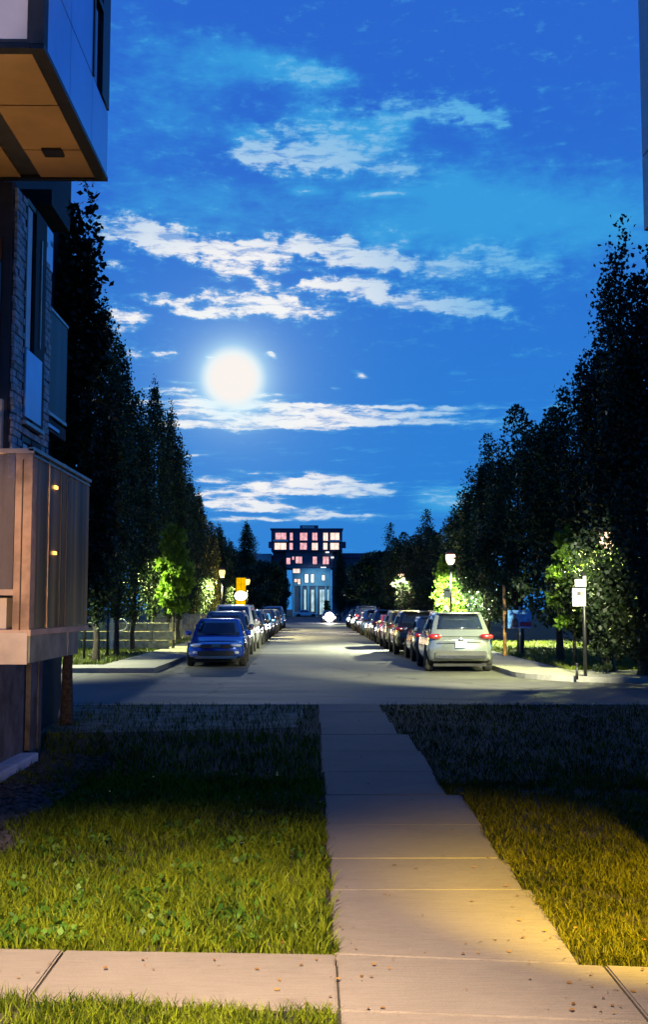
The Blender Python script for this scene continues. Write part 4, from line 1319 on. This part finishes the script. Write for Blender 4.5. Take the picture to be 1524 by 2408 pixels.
    def bxm(name, a, b, c_, bev):
        bm = bx(bmesh.new(), -a, a, -b, b, -c_, c_)
        if bev: bmesh.ops.bevel(bm, geom=bm.edges[:], offset=bev, segments=2, affect='EDGES')
        me = bpy.data.meshes.new(name); bm.to_mesh(me); bm.free()
        return me
    D['grille'] = bxm('grille', hw * .52, .03, .055, .012)
    D['lower_grille'] = bxm('lower_grille', hw * .60, .04, .075, .02)
    D['license_plate'] = bxm('license_plate', .155, .008, .085, .003)
    D['door_handle'] = bxm('door_handle', .015, .09, .014, .006)
    D['roof_rail'] = bxm('roof_rail', .02, (rr - rf) * .46, .022, .008)
    D['roof_light'] = bxm('roof_light', .2, .05, .02, .008)
    D['bumper_trim'] = bxm('bumper_trim', hw * .72, .03, .04, .012)
    D['tailgate_seam'] = bxm('tailgate_seam', hw * .70, .012, .007, 0)
    D['rear_bumper'] = bxm('rear_bumper', hw * .78, .05, .10, .03)
    D['underbody'] = bxm('underbody', hw * .80, L * .42, .05, 0)
    CM[kind] = D
    return D


def car(kind, x, y, col, label, facing=1, yaw=0.0, group=None, detail=True, badge=None, lights=None):
    """facing 1: the nose points at the viewer and stands at y; -1: the tail stands at y"""
    D = car_meshes(kind)
    L, Wd, H, belt, cowl, rear, rf, rr, nose, fall = SPEC[kind]
    hw = Wd / 2
    o = empty('parked_car' if not lights else 'oncoming_car', (x, y, 0), yaw, label, 'car', group)
    def add(nm, key, m, loc=(0, 0, 0), par=None, rot=None, sc_=None):
        c = link(nm, D[key], m, par or o)
        if facing < 0 and par is None:
            loc = (-loc[0], L - loc[1], loc[2])
            c.rotation_euler = (0, 0, math.pi)
        c.location = loc
        if rot: c.rotation_euler = rot
        if sc_: c.scale = sc_
        return c
    body = add('body', 'body', col)
    add('windshield', 'windshield', M_CGLASS); add('rear_window', 'rear_window', M_CGLASS)
    for sd in 'LR':
        for k in '123':
            add('side_window', 'side%s%s' % (k, sd), M_CGLASS)
    rw = .345 if kind in ('suv', 'van') else .32
    for wy in (.185 * L, .80 * L):
        for sx_ in (-1, 1): add('wheel_arch', 'wheel_arch', M_TYRE, (0, wy, rw + .02), None, None, (sx_, 1, 1))
        for sx_ in (-1, 1):
            wv = add('wheel', 'tyre', M_TYRE, (sx_ * (hw - .09), wy, rw))
            add('rim', 'rim', M_RIM, (0, 0, 0), wv)
    for sx_ in (-1, 1):
        h_ = add('headlight', 'headlight', M_LENS if not lights else lights, (sx_ * hw * .66, .19, nose - .045), rot=None)
        add('taillight', 'taillight', M_TAIL, (sx_ * hw * .78, L - .10, belt - fall - (.02 if kind == 'sedan' else -.04)))
        add('mirror', 'mirror', col, (sx_ * (hw + .06), cowl + .42, belt + .07))
        if detail:
            for hy in (.52, .74): add('door_handle', 'door_handle', M_CHROME, (sx_ * (hw * .985), L * hy, belt - .12))
            if kind in ('suv', 'van'): add('roof_rail', 'roof_rail', M_CHROME, (sx_ * hw * .66, (rf + rr) / 2, H + .005))
    add('grille', 'grille', M_DARK, (0, .03, nose - .07))
    add('lower_grille', 'lower_grille', M_DARK, (0, .02, .42))
    add('bumper_trim', 'bumper_trim', M_CHROME if kind != 'van' else M_DARK, (0, .02, .30))
    add('license_plate', 'license_plate', M_PLATE, (0, L + .012, .78 if kind != 'sedan' else .72))
    add('bumper_trim', 'bumper_trim', M_DARK if kind != 'suv' else M_CHROME, (0, L + .012, .44))
    add('rear_bumper', 'rear_bumper', M_DARK, (0, L - .05, .50))
    if detail:
        add('tailgate_seam', 'tailgate_seam', M_DARK, (0, L - .002, belt - fall - .12))
        add('emblem', 'emblem', M_CHROME, (0, L + .004, belt - fall - .04))
        for sx_ in (-1, 1): add('fog_light', 'fog_light', M_LENS, (sx_ * hw * .70, .075, .44))
    if kind != 'sedan': add('spoiler', 'spoiler', col, (0, rr + .06, H - .01))
    add('underbody', 'underbody', M_TYRE, (0, L / 2, .21))
    if badge:
        add('badge', 'license_plate', badge, (0, .005, nose - .045), sc_=(.9, 1.6, .55))
    return o


P_BLUE = paint('deep_blue', (.015, .06, .42), .55, .22)
P_SILV = paint('silver_green', (.33, .37, .375), .7, .22)
P_BLACK = paint('black', (.012, .013, .016))
P_NAVY = paint('navy', (.012, .022, .075))
P_WHITE = paint('white', (.62, .62, .62), 0)
P_GREY = paint('dark_grey', (.07, .075, .08), .5)
P_TAN = paint('champagne', (.30, .25, .15), .5)
P_BLUEV = paint('mid_blue', (.03, .12, .36))
P_RED = paint('dark_red', (.10, .012, .016))
GL = 'cars parked along the sedan side of the street'
GR = 'cars parked along the silver car side of the street'
car('sedan', -2.95, 34.0, P_BLUE, 'glossy deep blue sedan facing the crossing at the head of its row', 1, R(2.0), GL, badge=M_CHROME)
LC = [('suv', -3.25, 39.6, P_NAVY, 'navy people carrier directly behind the blue sedan'), ('van', -3.35, 45.4, P_WHITE, 'white van with bright roof third behind the blue sedan'), ('sedan', -3.35, 51.4, P_GREY, 'dark grey car behind the white van'), ('suv', -3.4, 57.2, P_TAN, 'champagne coloured off-roader with lit headlamp area behind the grey car'), ('hatch', -3.4, 63.2, P_NAVY, 'small navy hatchback behind the champagne off-roader'), ('sedan', -3.4, 68.8, P_BLUEV, 'mid blue sedan halfway down the sedan row'), ('suv', -3.4, 74.8, P_BLACK, 'black off-roader near the glowing yellow sign'), ('sedan', -3.45, 81, P_RED, 'dark red sedan beyond the glowing yellow sign'), ('suv', -3.45, 87.2, P_GREY, 'dark grey off-roader in front of the tall blue van'), ('van', -3.45, 96, P_BLUEV, 'tall mid blue van near the far end of the row')]
for k, x, y, c_, lb_ in LC: car(k, x, y, c_, lb_, 1, R(random.uniform(-.6, .6)), GL, detail=y < 60)
car('suv', 4.15, 31.0, P_SILV, 'pale silver-green crossover seen from behind at the corner', -1, R(-1.0), GR)
RC = [('hatch', 4.25, 37.0, P_NAVY, 'small navy hatchback just in front of the silver crossover'), ('suv', 4.1, 42.4, P_BLACK, 'black crossover with high roof second ahead of the silver one'), ('suv', 4.1, 48.4, P_TAN, 'champagne crossover beside the globe street lamp'), ('sedan', 4.1, 54.4, P_RED, 'dark red sedan ahead of the champagne crossover'), ('suv', 4.15, 60.2, P_NAVY, 'navy crossover ahead of the dark red sedan'), ('sedan', 4.15, 66.2, P_GREY, 'dark grey sedan in the middle of the silver car row'), ('suv', 4.15, 72.0, P_BLUEV, 'mid blue crossover before the second globe lamp'), ('hatch', 4.15, 78.2, P_WHITE, 'white hatchback beside the second globe lamp'), ('van', 4.15, 84, P_NAVY, 'navy van beyond the second globe lamp'), ('sedan', 4.2, 91, P_BLACK, 'black sedan behind the row of far vehicles'), ('suv', 4.2, 98, P_TAN, 'pale gold crossover lit at the foot of the round tree'), ('sedan', 4.2, 105, P_BLUEV, 'mid blue sedan at the far end of the silver car row')]
for k, x, y, c_, lb_ in RC: car(k, x, y, c_, lb_, -1, R(random.uniform(-.6, .6)), GR, detail=y < 60)
HL = emat('headlamp_glare', (1.0, .90, .82), 26)
oc = car('sedan', 2.0, 132, P_GREY, 'oncoming car with dazzling headlamps far down the street', 1, 0, None, False, None, HL)
gl = lathe('lamp_flare', [(.05, -.1), (.42, -.06), (.55, 0), (.42, .06), (.05, .1)], HL, oc, 20)
gl.rotation_euler = (R(90), 0, 0); gl.location = (0, -.2, .72)
add_light('headlamp_light', oc, (0, -.9, .8), 1500, (1, .93, .85), .25)
fc = car('sedan', 2.2, 209, P_WHITE, 'pale car parked broadside in front of the far apartment block', 1, R(90), None, False)
fc.location.x = 1.0

# ------------------------------------------------------------------ far apartment block
FB = empty('apartment_block', (-1.2, 228, 0), 0, 'far stepped apartment block with rows of lit pink windows closing the street', 'building')
M_FDARK = mat('far_dark_brick', (.10, .07, .13), .8, var=.2, nscale=.6)
M_FNAVY = mat('far_navy_cladding', (.07, .085, .13), .7, var=.15, nscale=.5)
M_FTEAL = mat('far_teal_cladding', (.10, .30, .42), .6, var=.15, nscale=.4)
M_FGREY = mat('far_grey_wall', (.30, .31, .36), .8, var=.12, nscale=.4)
FINV = Vector((1.2, -228, 0))


def fb(name, x0, x1, y0, y1, z0, z1, m, parent=None):
    o = box(name, x0, x1, y0, y1, z0, z1, m)
    if parent is None: o.parent = FB; o.location = FINV
    else: o.parent = parent
    return o


fb('upper_wall', -8.53, 6.14, 228, 240, 13.45, 17.9, M_FDARK)
fb('parapet', -8.75, 6.35, 227.8, 240.2, 17.9, 18.15, M_FDARK)
ph = fb('roof_plant', -2.64, 1.2, 231, 236, 18.15, 19.0, M_FDARK)
fb('plant_screen', -2.2, .4, 230.8, 231, 18.3, 18.8, M_STEEL, ph)
fb('middle_wall', -5.52, 4.2, 228.6, 240, 9.95, 13.44, M_FNAVY)
fb('lower_wall', -4.2, 3.77, 228.2, 240, 6.3, 9.94, M_FTEAL)
base = fb('base_wall', -4.2, 3.9, 228.8, 240, 0, 6.29, M_FNAVY)
for x in (-3.9, -2.3, -.9, .9, 2.75, 3.62):
    fb('column', x - .22, x + .22, 228.3, 228.79, 0, 6.28, M_FTEAL, base)
wing = fb('grey_wing', -34, -8.56, 230, 242, 0, 13.0, M_FGREY)
fb('side_wall', -8.3, -5.56, 231.5, 240, 0, 13.42, M_FNAVY)
fb('side_wall', 4.25, 6.1, 231.5, 240, 0, 13.42, M_FNAVY)
fb('balcony', -9.1, -8.54, 228.3, 231, 14.2, 15.4, M_FDARK)
fb('balcony', 6.15, 6.9, 228.3, 231, 14.2, 15.4, M_FDARK)
PINK = emat('pink_window', (1.0, .50, .56), 1.2, .35, 1.5)
WARMWIN = emat('warm_window', (1.0, .70, .60), 1.5, .25, 1.6)
WHITEWIN = emat('white_window', (.92, .97, 1.0), 1.5, .2, 1.4)
TEALWIN = emat('cool_window', (.55, .82, .92), 1.0, .4, 1.0)
M_RAIL = mat('far_white_rail', (.75, .72, .75), .6)
WINS = [(-7.68, -5.41, 15.85, 17.2, PINK, 228), (-4.69, -4.05, 15.66, 17.2, PINK, 228), (-2.61, -1.06, 15.66, 17.21, PINK, 228), (-.07, 1.02, 15.66, 17.21, PINK, 228), (2.2, 3.2, 15.58, 17.21, WARMWIN, 228), (3.65, 5.55, 15.76, 17.21, WARMWIN, 228),
        (-7.85, -5.4, 13.76, 15.11, WARMWIN, 228), (-4.77, -4.05, 13.76, 15.12, PINK, 228), (-2.6, -1.15, 13.76, 15.12, PINK, 228), (-.16, 1.11, 13.67, 15.12, WARMWIN, 228), (2.2, 3.1, 13.76, 15.12, WARMWIN, 228), (3.65, 5.46, 13.76, 15.12, WARMWIN, 228),
        (-5.4, -4.58, 10.77, 12.04, PINK, 228.6), (-4.22, -3.77, 11.68, 12.31, PINK, 228.6), (-3.5, -2.14, 10.95, 12.31, PINK, 228.6), (.03, .93, 10.77, 12.31, PINK, 228.6), (2.11, 3.38, 10.77, 12.31, PINK, 228.6),
        (-3.76, -3.13, 7.07, 7.7, WARMWIN, 228.2), (-3.04, -2.5, 6.62, 7.7, WARMWIN, 228.2), (-1.6, -.87, 6.98, 8.7, WHITEWIN, 228.2), (-.33, .3, 6.98, 8.7, WHITEWIN, 228.2), (1.93, 2.56, 7.43, 8.52, WHITEWIN, 228.2), (-4.04, -2.59, 8.95, 9.8, WARMWIN, 228.2),
        (-1.75, -1.3, 1.0, 5.54, TEALWIN, 228.8), (-.3, .36, 1.0, 5.54, TEALWIN, 228.8), (1.45, 2.5, .4, 5.54, TEALWIN, 228.8), (3.05, 3.38, 1.6, 5.54, TEALWIN, 228.8)]
for x0, x1, z0, z1, m_, yy in WINS:
    wf = fb('window', x0 - .09, x1 + .09, yy - .10, yy - .005, z0 - .09, z1 + .09, M_BLACK)
    n = 2 if x1 - x0 > .9 else 1
    for i in range(n):
        a = x0 + (x1 - x0) * i / n; b = x0 + (x1 - x0) * (i + 1) / n
        fb('pane', a + .03, b - .03, yy - .125, yy - .101, z0, z1, m_, wf)
fb('balcony_rail', -8.1, -5.1, 227.6, 227.66, 15.42, 15.75, M_RAIL)
fb('balcony_rail', 3.4, 5.9, 227.6, 227.66, 15.42, 15.7, M_RAIL)
fb('balcony_slab', -8.3, -5.0, 227.5, 228, 15.3, 15.4, M_FDARK)
fb('balcony_slab', 3.2, 6.1, 227.5, 228, 15.3, 15.4, M_FDARK)
fb('porch_lamp', 2.7, 3.4, 228.1, 228.5, 13.1, 13.35, WHITEWIN)
fb('porch_lamp', 3.8, 4.4, 228.1, 228.5, 12.0, 12.3, WHITEWIN)
fb('porch_lamp', 1.7, 2.8, 228.0, 228.15, 10.0, 10.2, WHITEWIN)
add_light('added_fill_light', FB, (1.2 + .5, -6, 7.5), 1500, (.55, .85, 1.0), .4, 'SPOT', 110, .6, aim((0, 0, 7.5), (0, 6, 5)))  # unseen fill light added to brighten the lower storeys
LWB = empty('low_building', (20, 240, 0), 0, 'long low flat-roofed building beside the far apartment block', 'building')
o = box('wall', 6.6, 34, 240, 250, 0, 12.6, M_FNAVY); o.parent = LWB; o.location = (-20, -240, 0)
o = box('roof', 6.2, 34.4, 239.6, 250.4, 12.6, 13.6, M_FDARK); o.parent = LWB; o.location = (-20, -240, 0)
for k in range(5):
    o = box('window', 9 + k * 4.6, 11 + k * 4.6, 239.9, 239.99, 10.2, 11.6, M_GLASSD); o.parent = LWB; o.location = (-20, -240, 0)
